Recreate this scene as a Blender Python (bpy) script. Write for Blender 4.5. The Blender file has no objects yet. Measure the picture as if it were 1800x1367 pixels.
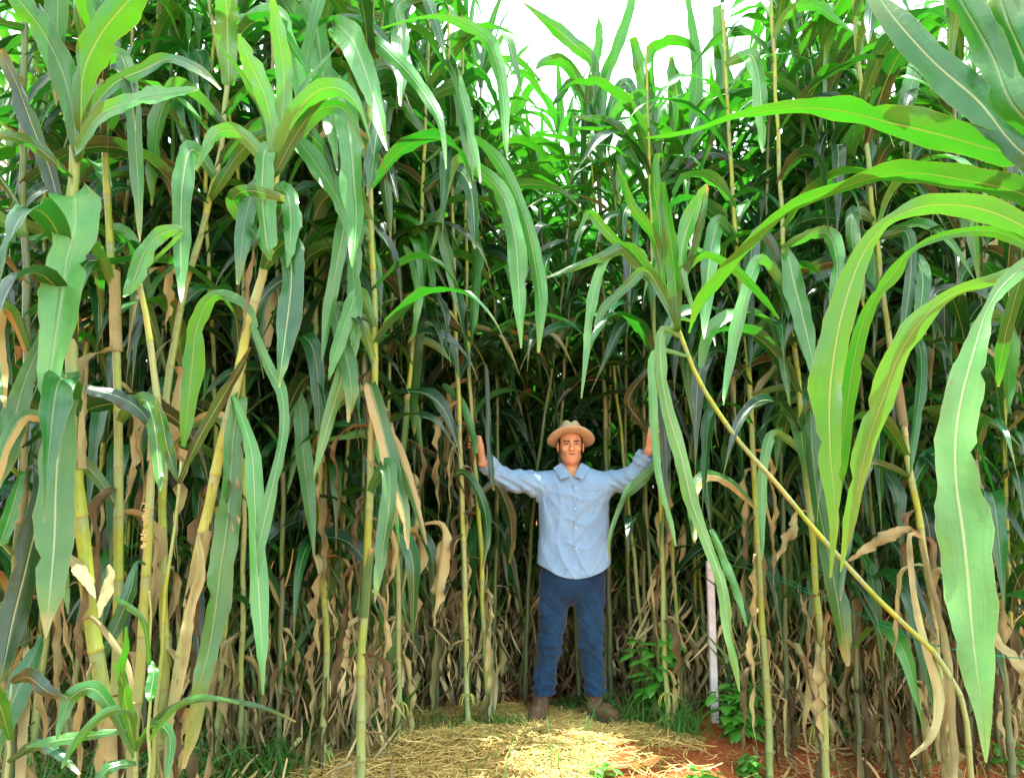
import bpy, bmesh, math, random
import numpy as np
from mathutils import Vector, Matrix

# ------------------------------------------------------------------ camera, sky, sun, exposure
SC = bpy.context.scene
COL = SC.collection
F = 1300.0; H = 1.45; PITCH = math.radians(7.0)
cam_d = bpy.data.cameras.new('camera'); cam = bpy.data.objects.new('camera', cam_d); COL.objects.link(cam)
cam_d.sensor_width = 36; cam_d.lens = 36 * F / 1800; cam_d.clip_start = 0.05; cam_d.clip_end = 3000
cam.location = (0, 0, H); cam.rotation_euler = (math.radians(90) + PITCH, 0, 0)
SC.camera = cam
SUN_EL = math.radians(83); SUN_AZ = math.radians(-10)          # azimuth from +Y towards +X
sdir = Vector((math.cos(SUN_EL) * math.sin(SUN_AZ), math.cos(SUN_EL) * math.cos(SUN_AZ), math.sin(SUN_EL)))
w = bpy.data.worlds.new('World'); SC.world = w; w.use_nodes = True
nt = w.node_tree; nt.nodes.clear()
wo = nt.nodes.new('ShaderNodeOutputWorld'); bg = nt.nodes.new('ShaderNodeBackground')
sky = nt.nodes.new('ShaderNodeTexSky'); sky.sky_type = 'NISHITA'; sky.sun_disc = False
sky.sun_elevation = SUN_EL; sky.sun_rotation = SUN_AZ; sky.dust_density = 2.0
tc = nt.nodes.new('ShaderNodeTexCoord'); nz = nt.nodes.new('ShaderNodeTexNoise')
nz.inputs['Scale'].default_value = 1.7; nz.inputs['Detail'].default_value = 7; nz.inputs['Roughness'].default_value = .6
cr = nt.nodes.new('ShaderNodeValToRGB'); cr.color_ramp.elements[0].position = .36; cr.color_ramp.elements[1].position = .56
mx = nt.nodes.new('ShaderNodeMix'); mx.data_type = 'RGBA'
mx.inputs[7].default_value = (11.6, 12.6, 13.6, 1)
nt.links.new(tc.outputs['Generated'], nz.inputs['Vector']); nt.links.new(nz.outputs['Fac'], cr.inputs['Fac'])
nt.links.new(cr.outputs['Color'], mx.inputs[0]); nt.links.new(sky.outputs['Color'], mx.inputs[6])
nt.links.new(mx.outputs[2], bg.inputs['Color']); bg.inputs['Strength'].default_value = 0.10
nt.links.new(bg.outputs['Background'], wo.inputs['Surface'])
sl = bpy.data.lights.new('sun', 'SUN'); sl.energy = 4.6; sl.angle = math.radians(0.5); sl.color = (1, .97, .91)
so = bpy.data.objects.new('sun', sl); COL.objects.link(so); so.location = sdir * 30
so.rotation_euler = sdir.to_track_quat('Z', 'Y').to_euler()
SC.view_settings.view_transform = 'Standard'; SC.view_settings.look = 'None'
SC.view_settings.exposure = 1.9; SC.view_settings.gamma = 1
SC.cycles.max_bounces = 8; SC.cycles.transmission_bounces = 5; SC.cycles.diffuse_bounces = 3; SC.cycles.glossy_bounces = 2

# ------------------------------------------------------------------ helpers
R = random.Random(7)
cp, sp = math.cos(PITCH), math.sin(PITCH)
def at(px, py, Y):
    cx = (px - 900) / F; cz = (683.5 - py) / F
    d = Vector((cx, cp - cz * sp, sp + cz * cp)); t = Y / d.y
    return Vector((0, 0, H)) + d * t
def proj(p):
    x, y, z = p[0], p[1], p[2] - H
    dep = y * cp + z * sp; up = -y * sp + z * cp
    if dep < .05: return (-9999, -9999)
    return (900 + F * x / dep, 683.5 - F * up / dep)
def ppm(p):                                                     # pixels of one metre at p
    return F / (p[1] * cp + (p[2] - H) * sp)
def smooth(a, b, t):
    t = min(1, max(0, (t - a) / (b - a))); return t * t * (3 - 2 * t)
def gz(x, y):
    z = -0.34 * smooth(.95, 1.5, x) * smooth(4.62, 3.9, y)
    z += .012 * math.sin(x * 5.1 + y * 3) + .010 * math.sin(y * 7.7 - x * 2.2)
    z += .05 * math.exp(-((x + .15) ** 2 / .5 + (y - 4.05) ** 2 / .12))
    return z
def tag(o, label=None, cat=None, group=None, kind=None):
    if label: o['label'] = label
    if cat: o['category'] = cat
    if group: o['group'] = group
    if kind: o['kind'] = kind
    return o
def empty(name, loc):
    o = bpy.data.objects.new(name, None); COL.objects.link(o); o.location = loc; o.empty_display_size = .1; return o
def mesh(name, V, Fc, UV=None, mats=(), mi=None, sm=True, attr=None):
    me = bpy.data.meshes.new(name); me.from_pydata([tuple(v) for v in V], [], Fc)
    if UV is not None:
        l = me.uv_layers.new(name='UVMap'); idx = np.empty(len(me.loops), dtype=np.int32); me.loops.foreach_get('vertex_index', idx)
        l.data.foreach_set('uv', np.asarray(UV, dtype=np.float32)[idx].ravel())
    for m in mats: me.materials.append(m)
    if mi is not None: me.polygons.foreach_set('material_index', mi)
    if sm: me.polygons.foreach_set('use_smooth', [True] * len(me.polygons))
    if attr is not None:
        a = me.attributes.new('mask', 'FLOAT', 'POINT'); a.data.foreach_set('value', attr)
    me.update(); return me
def link(name, me, parent=None):
    o = bpy.data.objects.new(name, me); COL.objects.link(o)
    if parent: o.parent = parent
    return o

# ------------------------------------------------------------------ materials
class NT:
    def __init__(s, name):
        s.m = bpy.data.materials.new(name); s.m.use_nodes = True; s.t = s.m.node_tree; s.t.nodes.clear()
        s.out = s.t.nodes.new('ShaderNodeOutputMaterial')
    def n(s, ty, **k):
        x = s.t.nodes.new(ty)
        for a, b in k.items(): setattr(x, a, b)
        return x
    def l(s, a, b): s.t.links.new(a, b)
    def val(s, inp, v):
        if isinstance(v, (int, float)): inp.default_value = v
        elif isinstance(v, tuple): inp.default_value = (*v, 1) if len(v) == 3 else v
        else: s.l(v, inp)
    def math(s, op, a, b=0.0, clamp=False):
        x = s.n('ShaderNodeMath', operation=op, use_clamp=clamp); s.val(x.inputs[0], a); s.val(x.inputs[1], b); return x.outputs[0]
    def ramp(s, f, a, b):                                       # linear 0..1 between a and b
        x = s.n('ShaderNodeMapRange'); x.clamp = True; s.val(x.inputs[0], f)
        x.inputs[1].default_value = a; x.inputs[2].default_value = b; return x.outputs[0]
    def mix(s, f, a, b, blend='MIX'):
        x = s.n('ShaderNodeMix', data_type='RGBA', blend_type=blend); s.val(x.inputs[0], f); s.val(x.inputs[6], a); s.val(x.inputs[7], b); return x.outputs[2]
    def noise(s, sc, vec=None, det=3, rough=.55):
        x = s.n('ShaderNodeTexNoise'); x.inputs['Scale'].default_value = sc; x.inputs['Detail'].default_value = det; x.inputs['Roughness'].default_value = rough
        if vec is not None: s.l(vec, x.inputs['Vector'])
        return x.outputs['Fac']
    def bsdf(s, col, rough=.5, spec=.5, **k):
        b = s.n('ShaderNodeBsdfPrincipled'); s.val(b.inputs['Base Color'], col); s.val(b.inputs['Roughness'], rough)
        b.inputs['Specular IOR Level'].default_value = spec; s.b = b; return b.outputs[0]
    def bump(s, h, st=.3, d=.01):
        x = s.n('ShaderNodeBump'); x.inputs['Strength'].default_value = st; x.inputs['Distance'].default_value = d; s.l(h, x.inputs['Height']); return x.outputs[0]
    def done(s, sh): s.l(sh, s.out.inputs[0]); return s.m
def coords(M):
    c = M.n('ShaderNodeTexCoord'); s = M.n('ShaderNodeSeparateXYZ'); M.l(c.outputs['UV'], s.inputs[0]); return c, s.outputs[0], s.outputs[1]
TAN = (.46, .30, .11)
def leaf_mat(name, ca, cb, trans, dry=.93, half=False, rough=.36, rib=(.42, .55, .22), tr=.33):
    M = NT(name); c, u, v = coords(M)
    oi = M.n('ShaderNodeObjectInfo'); rnd = oi.outputs['Random']
    d = M.math('ABSOLUTE', M.math('SUBTRACT', u, .5))
    n1 = M.noise(5, c.outputs['Object'], 4)
    col = M.mix(M.ramp(n1, .38, .62), ca, cb)
    col = M.mix(M.ramp(rnd, 0, 1), M.mix(1.0, col, (.74, .80, .82), 'MULTIPLY'), M.mix(1.0, col, (1.25, 1.18, 1.0), 'MULTIPLY'))
    # parallel veins
    vein = M.math('SINE', M.math('MULTIPLY', u, 95.0)); vn = M.ramp(vein, -1, 1)
    col = M.mix(M.math('MULTIPLY', vn, .05), col, M.mix(1.0, col, (1.5, 1.45, 1.3), 'MULTIPLY'))
    mp = M.n('ShaderNodeMapping'); mp.inputs['Scale'].default_value = (26, 1.6, 1); M.l(c.outputs['UV'], mp.inputs[0])
    st = M.noise(2.2, mp.outputs[0], 3)
    col = M.mix(M.math('MULTIPLY', M.ramp(st, .40, .7), .55), col, M.mix(1.0, col, (1.6, 1.45, 1.3), 'MULTIPLY'))
    # dry tips and margins
    dn = M.math('ADD', v, M.math('MULTIPLY', M.math('SUBTRACT', M.noise(7, c.outputs['Object'], 3), .5), .3))
    dm = M.ramp(dn, dry, dry + .10); ym = M.ramp(dn, dry - .14, dry + .02)
    em = M.math('MULTIPLY', M.ramp(d, .470, .49), .22)
    dm = M.math('MAXIMUM', dm, em)
    if half:
        hn = M.math('ADD', u, M.math('MULTIPLY', M.math('SUBTRACT', M.noise(9, c.outputs['Object'], 3), .5), .35))
        dm = M.math('MAXIMUM', dm, M.ramp(hn, .5, .58))
    tan = M.mix(n1, (.50, .45, .15), (.34, .28, .08))
    col = M.mix(M.math('MULTIPLY', ym, .45), col, (.26, .30, .045)); blot = M.ramp(M.noise(3.2, c.outputs['Object'], 5, .7), .60, .72)
    col = M.mix(M.math('MULTIPLY', blot, .45), col, M.mix(1.0, col, (1.6, 1.4, .9), 'MULTIPLY'))
    col = M.mix(dm, col, tan)
    sp_ = M.ramp(M.noise(55, c.outputs['Object'], 2), .70, .74); col = M.mix(M.math('MULTIPLY', sp_, .6), col, (.16, .10, .04))
    rm = M.math('MULTIPLY', M.ramp(d, .034, .016), M.ramp(v, 1.0, .75))
    rm = M.math('MULTIPLY', rm, M.math('ADD', M.math('MULTIPLY', M.math('FRACT', M.math('MULTIPLY', rnd, 7.31)), .6), .3)); col = M.mix(rm, col, rib)
    rg = M.math('ADD', M.math('MULTIPLY', st, .22), rough - .1)
    sh = M.bsdf(col, rg, .7)
    bh = M.math('ADD', M.math('MULTIPLY', vn, .07), M.math('MULTIPLY', M.ramp(d, .07, .0), 1.0))
    bp = M.bump(M.math('ADD', bh, M.math('MULTIPLY', M.noise(38, c.outputs['Object'], 2), .8)), .55, .003); M.l(bp, M.b.inputs['Normal'])
    t = M.n('ShaderNodeBsdfTranslucent')
    tcol = M.mix(dm, M.mix(rm, M.mix(n1, trans, tuple(x * .7 for x in trans)), tuple(x * .45 for x in trans)), (.35, .20, .05)); M.l(tcol, t.inputs['Color'])
    ms = M.n('ShaderNodeMixShader'); ms.inputs[0].default_value = tr; M.l(sh, ms.inputs[1]); M.l(t.outputs[0], ms.inputs[2])
    return M.done(ms.outputs[0])
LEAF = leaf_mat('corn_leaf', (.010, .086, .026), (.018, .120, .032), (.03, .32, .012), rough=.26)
LEAFD = leaf_mat('corn_leaf_dark_shaded', (.005, .034, .015), (.010, .050, .020), (.025, .20, .008), dry=.95, rough=.28, tr=.25)  # dark leaf green, lowered further to paint in the shade inside the field
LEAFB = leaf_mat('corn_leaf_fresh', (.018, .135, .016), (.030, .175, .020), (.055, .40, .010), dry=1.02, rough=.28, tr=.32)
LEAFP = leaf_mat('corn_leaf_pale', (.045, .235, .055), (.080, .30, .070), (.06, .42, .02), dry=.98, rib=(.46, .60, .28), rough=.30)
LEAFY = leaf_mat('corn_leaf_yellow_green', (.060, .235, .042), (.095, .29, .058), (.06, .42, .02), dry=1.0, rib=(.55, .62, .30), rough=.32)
LEAFH = leaf_mat('corn_leaf_half_dry', (.03, .14, .035), (.06, .19, .045), (.12, .5, .03), dry=.86, half=True)
LEAFT = leaf_mat('corn_leaf_torn_tip', (.026, .13, .035), (.055, .18, .045), (.09, .45, .02), dry=.88)
def dry_mat(name, a, b, tr=.25):
    M = NT(name); c, u, v = coords(M)
    mp = M.n('ShaderNodeMapping'); mp.inputs['Scale'].default_value = (18, 2, 1); M.l(c.outputs['UV'], mp.inputs[0])
    st = M.noise(3, mp.outputs[0], 4); oi = M.n('ShaderNodeObjectInfo')
    col = M.mix(M.ramp(st, .3, .7), a, b)
    col = M.mix(M.ramp(M.noise(4, c.outputs['Object'], 3), .5, .75), col, tuple(x * .45 for x in b))
    col = M.mix(oi.outputs['Random'], M.mix(1.0, col, (.62, .62, .60), 'MULTIPLY'), M.mix(1.0, col, (1.15, 1.15, 1.1), 'MULTIPLY'))
    sh = M.bsdf(col, .65, .25); M.l(M.bump(st, .6, .004), M.b.inputs['Normal'])
    t = M.n('ShaderNodeBsdfTranslucent'); M.l(col, t.inputs['Color'])
    ms = M.n('ShaderNodeMixShader'); ms.inputs[0].default_value = tr; M.l(sh, ms.inputs[1]); M.l(t.outputs[0], ms.inputs[2])
    return M.done(ms.outputs[0])
DRY = dry_mat('dry_leaf', (.56, .54, .25), (.32, .30, .12))
DRYD = dry_mat('dry_leaf_brown', (.24, .20, .09), (.10, .08, .035))
def stalk_mat(name, a, b, low, spots=.5):
    M = NT(name); c, u, v = coords(M)                           # v counts internodes, fraction 0 at a node
    fr = M.math('FRACT', v)
    n = M.noise(9, c.outputs['Object'], 4)
    col = M.mix(M.ramp(n, .35, .65), a, b)
    oi = M.n('ShaderNodeObjectInfo'); wn = M.n('ShaderNodeTexWhiteNoise', noise_dimensions='2D'); cx_ = M.n('ShaderNodeCombineXYZ')
    M.l(M.math('FLOOR', v), cx_.inputs[0]); M.l(M.math('MULTIPLY', oi.outputs['Random'], 97.0), cx_.inputs[1]); M.l(cx_.outputs[0], wn.inputs['Vector'])
    wv = wn.outputs['Value']
    col = M.mix(M.math('MULTIPLY', M.ramp(wv, .45, .55), .7), col, low); col = M.mix(M.math('MULTIPLY', M.ramp(wv, .88, .90), .45), col, (.38, .34, .12))
    col = M.mix(M.math('MULTIPLY', M.math('MULTIPLY', M.ramp(n, .50, .62), fr), .6), col, tuple(x * .5 for x in a))
    col = M.mix(M.ramp(fr, .72, .98), col, low)                 # waxy grey bloom under each node
    sepo = M.n('ShaderNodeSeparateXYZ'); M.l(c.outputs['Object'], sepo.inputs[0])
    col = M.mix(M.math('MULTIPLY', M.ramp(sepo.outputs[2], 1.1, .2), .8), col, low)
    mp = M.n('ShaderNodeMapping'); mp.inputs['Scale'].default_value = (60, 60, 14); M.l(c.outputs['Object'], mp.inputs[0])
    s1 = M.ramp(M.noise(1.1, mp.outputs[0], 3), .60, .66); pm = M.ramp(M.noise(2.3, c.outputs['Object'], 2), .45, .6)
    col = M.mix(M.math('MULTIPLY', M.math('MULTIPLY', s1, pm), spots), col, (.09, .05, .02))
    ring = M.math('MAXIMUM', M.ramp(fr, .035, .0), M.ramp(fr, .975, 1.0)); col = M.mix(M.math('MULTIPLY', ring, .45), col, (.20, .15, .05))
    sh = M.bsdf(col, .42, .45); M.l(M.bump(M.noise(60, mp.outputs[0], 2), .25, .002), M.b.inputs['Normal'])
    return M.done(sh)
STK = stalk_mat('stalk_green', (.18, .30, .020), (.33, .40, .035), (.22, .33, .12))
STKD = stalk_mat('stalk_dull_shaded', (.07, .14, .02), (.13, .20, .035), (.10, .15, .07), .8)  # dull stalks, with the dimness of the back rows put into the colour
STKY = stalk_mat('stalk_yellow', (.36, .40, .07), (.28, .38, .05), (.28, .37, .16), .7)
STKT = dry_mat('stalk_straw', (.36, .37, .17), (.24, .24, .10), .0)
def plain(name, col, rough=.6, spec=.4, nsc=0, var=.25, bump=.0, bsc=40, col2=None):
    M = NT(name); c = M.n('ShaderNodeTexCoord').outputs['Object']
    cc = col
    if nsc: cc = M.mix(M.ramp(M.noise(nsc, c, 5), .3, .7), col, col2 or tuple(x * (1 - var) for x in col))
    sh = M.bsdf(cc, rough, spec)
    if bump: M.l(M.bump(M.noise(bsc, c, 4), bump, .01), M.b.inputs['Normal'])
    return M.done(sh)

# ------------------------------------------------------------------ leaf and stalk geometry
def ribbon(P, A, N, W, rg, ruf=.10, fold=.18, nc=5):
    n = len(P); V = []; UV = []; Fc = []
    ph = [rg.uniform(0, 6.28) for _ in range(4)]; fr = rg.uniform(2.5, 4.5)
    for i in range(n):
        s = i / (n - 1)
        for j in range(nc):
            u = j / (nc - 1) * 2 - 1
            side = 0 if u < 0 else 1
            wv = ruf * (math.sin(fr * 6.28 * s + ph[side]) + .5 * math.sin(fr * 2.3 * 6.28 * s + ph[2 + side])) * abs(u) ** 2
            jag = 1 + .03 * math.sin(40 * s + ph[side]) + (rg.uniform(-.05, .02) if abs(u) > .9 else 0) - (.3 if abs(u) > .9 and nc > 3 and rg.random() < .025 else 0)
            V.append(P[i] + A[i] * (u * W[i] * .5 * jag) + N[i] * (W[i] * (fold * abs(u) + wv)))
            UV.append((j / (nc - 1), s))
    for i in range(n - 1):
        for j in range(nc - 1):
            a = i * nc + j; Fc.append((a, a + 1, a + nc + 1, a + nc))
    return V, Fc, UV
def blade(base, az, L, W, th0, th1, rg, twist=0.0, n=17, nc=5, ruf=.10, bend=.55, fold=.18):
    """a free growing leaf: leaves the stalk at th0 above the horizon, arcs over to th1"""
    P = []; A = []; N = []; Ws = []
    p = Vector(base); r0 = rg.uniform(-.3, .3); azd = rg.uniform(-.5, .5)
    for i in range(n):
        s = i / (n - 1)
        k = smooth(0, 1, min(1, s / max(bend * 1.6, .01))) if bend < 1 else s
        th = th0 + (th1 - th0) * k
        a = az + azd * s
        d = Vector((math.cos(th) * math.cos(a), math.cos(th) * math.sin(a), math.sin(th)))
        h = Vector((-math.sin(a), math.cos(a), 0)); up = h.cross(d) * -1
        ro = r0 + twist * s
        A.append(h * math.cos(ro) + up * math.sin(ro)); N.append(up * math.cos(ro) - h * math.sin(ro))
        P.append(p.copy()); p = p + d * (L / (n - 1))
        wv = (.50 + .50 * smooth(0, .28, s)) * (1 - smooth(.42, 1.0, s) ** 1.15 * .985)
        Ws.append(W * max(wv, .03))
    return ribbon(P, A, N, Ws, rg, ruf, fold, nc)
def tube(P, Rr, ns=8, vv=None):
    V = []; UV = []; Fc = []; n = len(P)
    for i in range(n):
        t = (P[min(i + 1, n - 1)] - P[max(i - 1, 0)]).normalized()
        x = t.cross(Vector((0, 1, 0))); x = x.normalized() if x.length > .05 else Vector((1, 0, 0)); y = t.cross(x)
        for j in range(ns):
            a = 6.2832 * j / ns; V.append(P[i] + (x * math.cos(a) + y * math.sin(a)) * Rr[i]); UV.append((j / ns, vv[i] if vv else i / (n - 1)))
    for i in range(n - 1):
        for j in range(ns):
            a = i * ns + j; b = i * ns + (j + 1) % ns; Fc.append((a, b, b + ns, a + ns))
    Fc.append(tuple(range(ns))[::-1]); Fc.append(tuple((n - 1) * ns + j for j in range(ns)))
    return V, Fc, UV
def catmull(pts, n):
    pts = [np.array(p, float) for p in pts]; m = len(pts); out = []
    for i in range(n):
        s = i / (n - 1) * (m - 1); k = min(int(s), m - 2); t = s - k
        p0 = pts[max(k - 1, 0)]; p1 = pts[k]; p2 = pts[k + 1]; p3 = pts[min(k + 2, m - 1)]
        out.append(.5 * ((2 * p1) + (-p0 + p2) * t + (2 * p0 - 5 * p1 + 4 * p2 - p3) * t * t + (-p0 + 3 * p1 - 3 * p2 + p3) * t ** 3))
    return out
def stalk_geo(path, r0, r1, rg, node=.23, ns=9, ls=.14):
    """path: list of Vectors bottom to top. Returns geometry and node positions (point, fraction)"""
    dens = [Vector(p) for p in catmull(path, 60)]
    cum = [0.0]
    for a, b in zip(dens, dens[1:]): cum.append(cum[-1] + (b - a).length)
    T = cum[-1]
    def pt(s):
        s = max(0, min(T, s))
        for i in range(len(cum) - 1):
            if cum[i + 1] >= s: return dens[i].lerp(dens[i + 1], (s - cum[i]) / max(1e-6, cum[i + 1] - cum[i]))
        return dens[-1]
    P = []; Rr = []; VV = []; nodes = []; s = 0.0; k = 0
    zig = Vector((rg.uniform(-1, 1), rg.uniform(-1, 1), 0)).normalized() * .004
    while s < T - .02:
        L = node * (.45 + .55 * smooth(0, 4, k)) * rg.uniform(.85, 1.15); off = zig * (1 if k % 2 else -1)
        for f, m in ((0, 1.0), (.02, 1.06), (.05, 1.08), (.08, 1.0), (.5, .93), (.9, .97)):
            q = s + L * f
            if q > T: break
            g = q / T; P.append(pt(q) + off * (1 - abs(2 * f - 1))); Rr.append((r0 + (r1 - r0) * g) * m); VV.append(k + f)
        s += L; k += 1
    s = .09
    while s < T - .02:
        nodes.append((pt(s), s / T, r0 + (r1 - r0) * s / T)); s += ls * rg.uniform(.75, 1.25)
    return tube(P, Rr, ns, VV), nodes
def merge(parts):
    V = []; Fc = []; UV = []; mi = []
    for (v, f, u), m in parts:
        o = len(V); V += v; UV += u; Fc += [tuple(i + o for i in q) for q in f]; mi += [m] * len(f)
    return V, Fc, UV, mi
def brace_geo(p, r, rg, n=11, L=.09):
    parts = []
    for i in range(n):
        a = 6.28 * i / n + rg.uniform(-.2, .2); d = Vector((math.cos(a), math.sin(a), 0)); l = L * rg.uniform(.6, 1.15)
        P = [p + d * r * .8, p + d * (r + l * .30) - Vector((0, 0, l * .25)), p + d * (r + l * .48) - Vector((0, 0, l * .75)), p + d * (r + l * .52) - Vector((0, 0, l * 1.15))]
        parts.append((tube(P, [.0048, .0044, .0038, .0022], 5), 0))
    return merge(parts)
ROOT = plain('brace_root', (.42, .48, .10), .5, .4, 20, .4)
MATS = [STK, LEAF, LEAFD, LEAFB, LEAFP, DRY, DRYD, ROOT, LEAFT, STKD, LEAFH]
SM, L0, LD, LB, LP, DR, DD, RT, LT, SD, LH = range(11)

def crumple(geo, rg):
    V, Fc, UV = geo; a, b, c = (rg.uniform(0, 6) for _ in range(3)); k = rg.uniform(10, 22); o = V[0].copy()
    V = [v + Vector((.007 * math.sin(v.z * k + a) + .005 * math.sin(v.z * 47 + b), .008 * math.sin(v.z * k * .8 + c), .004 * math.sin(v.z * 60 + u[0] * 7))) * min(1, (v - o).length * 8) for v, u in zip(V, UV)]
    return V, Fc, UV
def grow_leaves(nodes, rg, Ht, dens=1.0, zmin_green=1.0, low=True, bright=.25, width=.088, nseg=17, nc=5, stalk_side=None):
    """leaves for the node list; returns [(geo, matindex, tipz)]"""
    out = []; az = rg.uniform(0, 6.28)
    for p, g, r in nodes:
        az += math.pi + rg.uniform(-.45, .45)
        z = p.z
        if z < .16: continue
        if rg.random() > dens: continue
        if z < zmin_green + rg.uniform(-.25, .3):
            if not low: continue
            # dead leaf hanging along the stalk
            mat = DR if rg.random() < .5 else DD
            L = rg.uniform(.35, .85)
            out.append((crumple(blade(p, az, L, rg.uniform(.018, .050), rg.uniform(-.9, .45), rg.uniform(-1.65, -1.45), rg, rg.uniform(-4.5, 4.5), n=16 if nc > 3 else 9, nc=nc, ruf=.5, bend=rg.uniform(.05, .25), fold=.6), rg), mat))
            if nc > 3 and rg.random() < .55:
                out.append((crumple(blade(p, az + rg.uniform(-1.5, 1.5), L * rg.uniform(.4, 1.1), rg.uniform(.008, .022), rg.uniform(-1.2, .8), rg.uniform(-1.9, -1.2), rg, rg.uniform(-9, 9), n=12, nc=3, ruf=.6, bend=.15, fold=.7), rg), DR if rg.random() < .6 else DD))
            continue
        top = smooth(.72, 1.0, g)
        L = rg.uniform(.80, 1.2) * (1 - .25 * top); W = width * rg.uniform(.75, 1.15) * (1 - .15 * top)
        th0 = rg.uniform(.75, 1.15) + .22 * top
        th1 = rg.uniform(-1.55, -1.05) + 1.6 * top * rg.random()
        q = rg.random()
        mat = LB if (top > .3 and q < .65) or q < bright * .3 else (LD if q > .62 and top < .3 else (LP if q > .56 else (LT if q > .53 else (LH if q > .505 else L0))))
        out.append((blade(p, az, L, W, th0, th1, rg, rg.uniform(-1.6, 1.6), n=nseg, nc=nc, ruf=rg.uniform(.06, .16), bend=rg.uniform(.28, .75)), mat))
    # whorl of young leaves at the very top
    p = nodes[-1][0]
    for i in range(4):
        out.append((blade(p, rg.uniform(0, 6.28), rg.uniform(.5, .85), width * rg.uniform(.5, .8), rg.uniform(1.2, 1.5), rg.uniform(.2, 1.2), rg, rg.uniform(-1, 1), n=nseg, nc=nc, bend=.9), LB if rg.random() < .7 else L0))
    return out

# ------------------------------------------------------------------ ground
def soil_mat():
    M = NT('red_soil'); c = M.n('ShaderNodeTexCoord').outputs['Object']
    n = M.noise(3, c, 7, .65); n2 = M.noise(38, c, 6, .7)
    col = M.mix(M.ramp(n, .35, .65), (.50, .145, .038), (.32, .085, .026))
    col = M.mix(M.ramp(n2, .55, .75), col, (.62, .25, .08))
    sh = M.bsdf(col, .9, .15); M.l(M.bump(M.math('ADD', n2, M.noise(120, c, 3)), .8, .02), M.b.inputs['Normal']); return M.done(sh)
SOIL = soil_mat()
def build_ground():
    xs = list(np.concatenate([[-900, -200, -60, -20, -9], np.linspace(-5, 5, 161), [9, 20, 60, 200, 900]]))
    ys = list(np.concatenate([[-900, -100, -20, -5, 0], np.linspace(2.6, 9, 110), [14, 30, 100, 300, 1500]]))
    V = []
    for y in ys:
        for x in xs:
            z = gz(x, y) if (-6 < x < 6 and 2 < y < 10) else (gz(min(6, max(-6, x)), min(10, max(2, y))))
            if 2.6 < y < 6 and -4 < x < 4: z += .012 * (math.sin(x * 31 + y * 17) * math.sin(y * 41 - x * 13)) + .02 * smooth(1, 1.6, x) * smooth(4.6, 4.1, y) * math.sin(x * 14 + 2 * math.sin(y * 9))
            V.append((x, y, z))
    nx = len(xs); Fc = [(j * nx + i, j * nx + i + 1, (j + 1) * nx + i + 1, (j + 1) * nx + i) for j in range(len(ys) - 1) for i in range(nx - 1)]
    tag(link('ground', mesh('ground', V, Fc, mats=[SOIL])), kind='structure')
build_ground()

# ------------------------------------------------------------------ background plants
def man_box(p):
    x, y = proj(p)
    if 932 < x < 1082 and 735 < y < 1290: return True
    if 838 < x < 1152 and 752 < y < 880: return True
    if 1236 < x < 1275 and 1010 < y < 1270: return True
    return False
protos = []; simple = []
for k in range(9):
    rg = random.Random(100 + k); Ht = rg.uniform(3.9, 4.3)
    path = [Vector((0, 0, 0)), Vector((rg.uniform(-.03, .03), rg.uniform(-.03, .03), Ht * .35)), Vector((rg.uniform(-.1, .1), rg.uniform(-.08, .08), Ht * .7)), Vector((rg.uniform(-.2, .2), rg.uniform(-.15, .15), Ht))]
    geo, nodes = stalk_geo(path, .0155, .008, rg, .20 + .04 * rg.random(), 8, .115)
    lv = grow_leaves(nodes, rg, Ht, dens=.97, zmin_green=.7)
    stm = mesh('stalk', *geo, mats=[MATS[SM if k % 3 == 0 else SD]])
    lms = [(mesh('leaf', *g, mats=[MATS[m]]), [Vector(v) for v in g[0][::3]], m) for g, m in lv]
    br = brace_geo(nodes[0][0] + Vector((0, 0, .03)), .016, rg)
    brm = mesh('brace_roots', br[0], br[1], br[2], [ROOT])
    protos.append((stm, lms, brm))
    # the same plant as one mesh with fewer faces, for the rows too deep to show parts
    rg = random.Random(300 + k)
    geo2, nodes2 = stalk_geo(path, .0155, .008, rg, .22, 6, .135)
    lv2 = grow_leaves(nodes2, rg, Ht, dens=.9, zmin_green=.8, nseg=10, nc=3)
    V, Fc, UV, mi = merge([(geo2, SD)] + [(g, m) for g, m in lv2])
    simple.append(mesh('corn_plant', V, Fc, UV, MATS, mi))

def place(x, y, rz, k, sc, lean, label, group):
    stm, lms, brm = protos[k]
    e = empty('corn_plant', (x, y, gz(x, y) - .01)); e.rotation_euler = (lean[0], lean[1], rz); e.scale = (1, 1, sc)
    tag(e, label, 'corn plant', group)
    Mx = Matrix.LocRotScale(e.location, e.rotation_euler, e.scale)
    link('stalk', stm, e)
    if k % 3 == 0: link('brace_roots', brm, e)
    for me, vs, m in lms:
        if y < 5.95:
            if any((Mx @ v).y < 5.0 and man_box(Mx @ v) for v in vs): continue
        if any((lambda q: 925 < q[0] < 1240 and q[1] < 105 + 70 * math.sin(q[0] * .031))(proj(Mx @ v)) for v in vs): continue
        # keep the picture's middle ground clear of leaves that would hang right before the lens
        if y < 5.95 and any((Mx @ v).y < (3.2 if y < 4.6 else 3.6) for v in vs): continue
        link('leaf', me, e)
GF = 'maize plants crowding the front edge of the field'
GB = 'maize plants standing in the rows behind the man'
GD = 'maize plants deep in the field'
ORD = 'first second third fourth fifth sixth seventh eighth ninth tenth eleventh twelfth thirteenth fourteenth fifteenth sixteenth seventeenth eighteenth nineteenth twentieth twenty-first twenty-second twenty-third twenty-fourth twenty-fifth twenty-sixth twenty-seventh twenty-eighth twenty-ninth thirtieth'.split()
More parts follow.
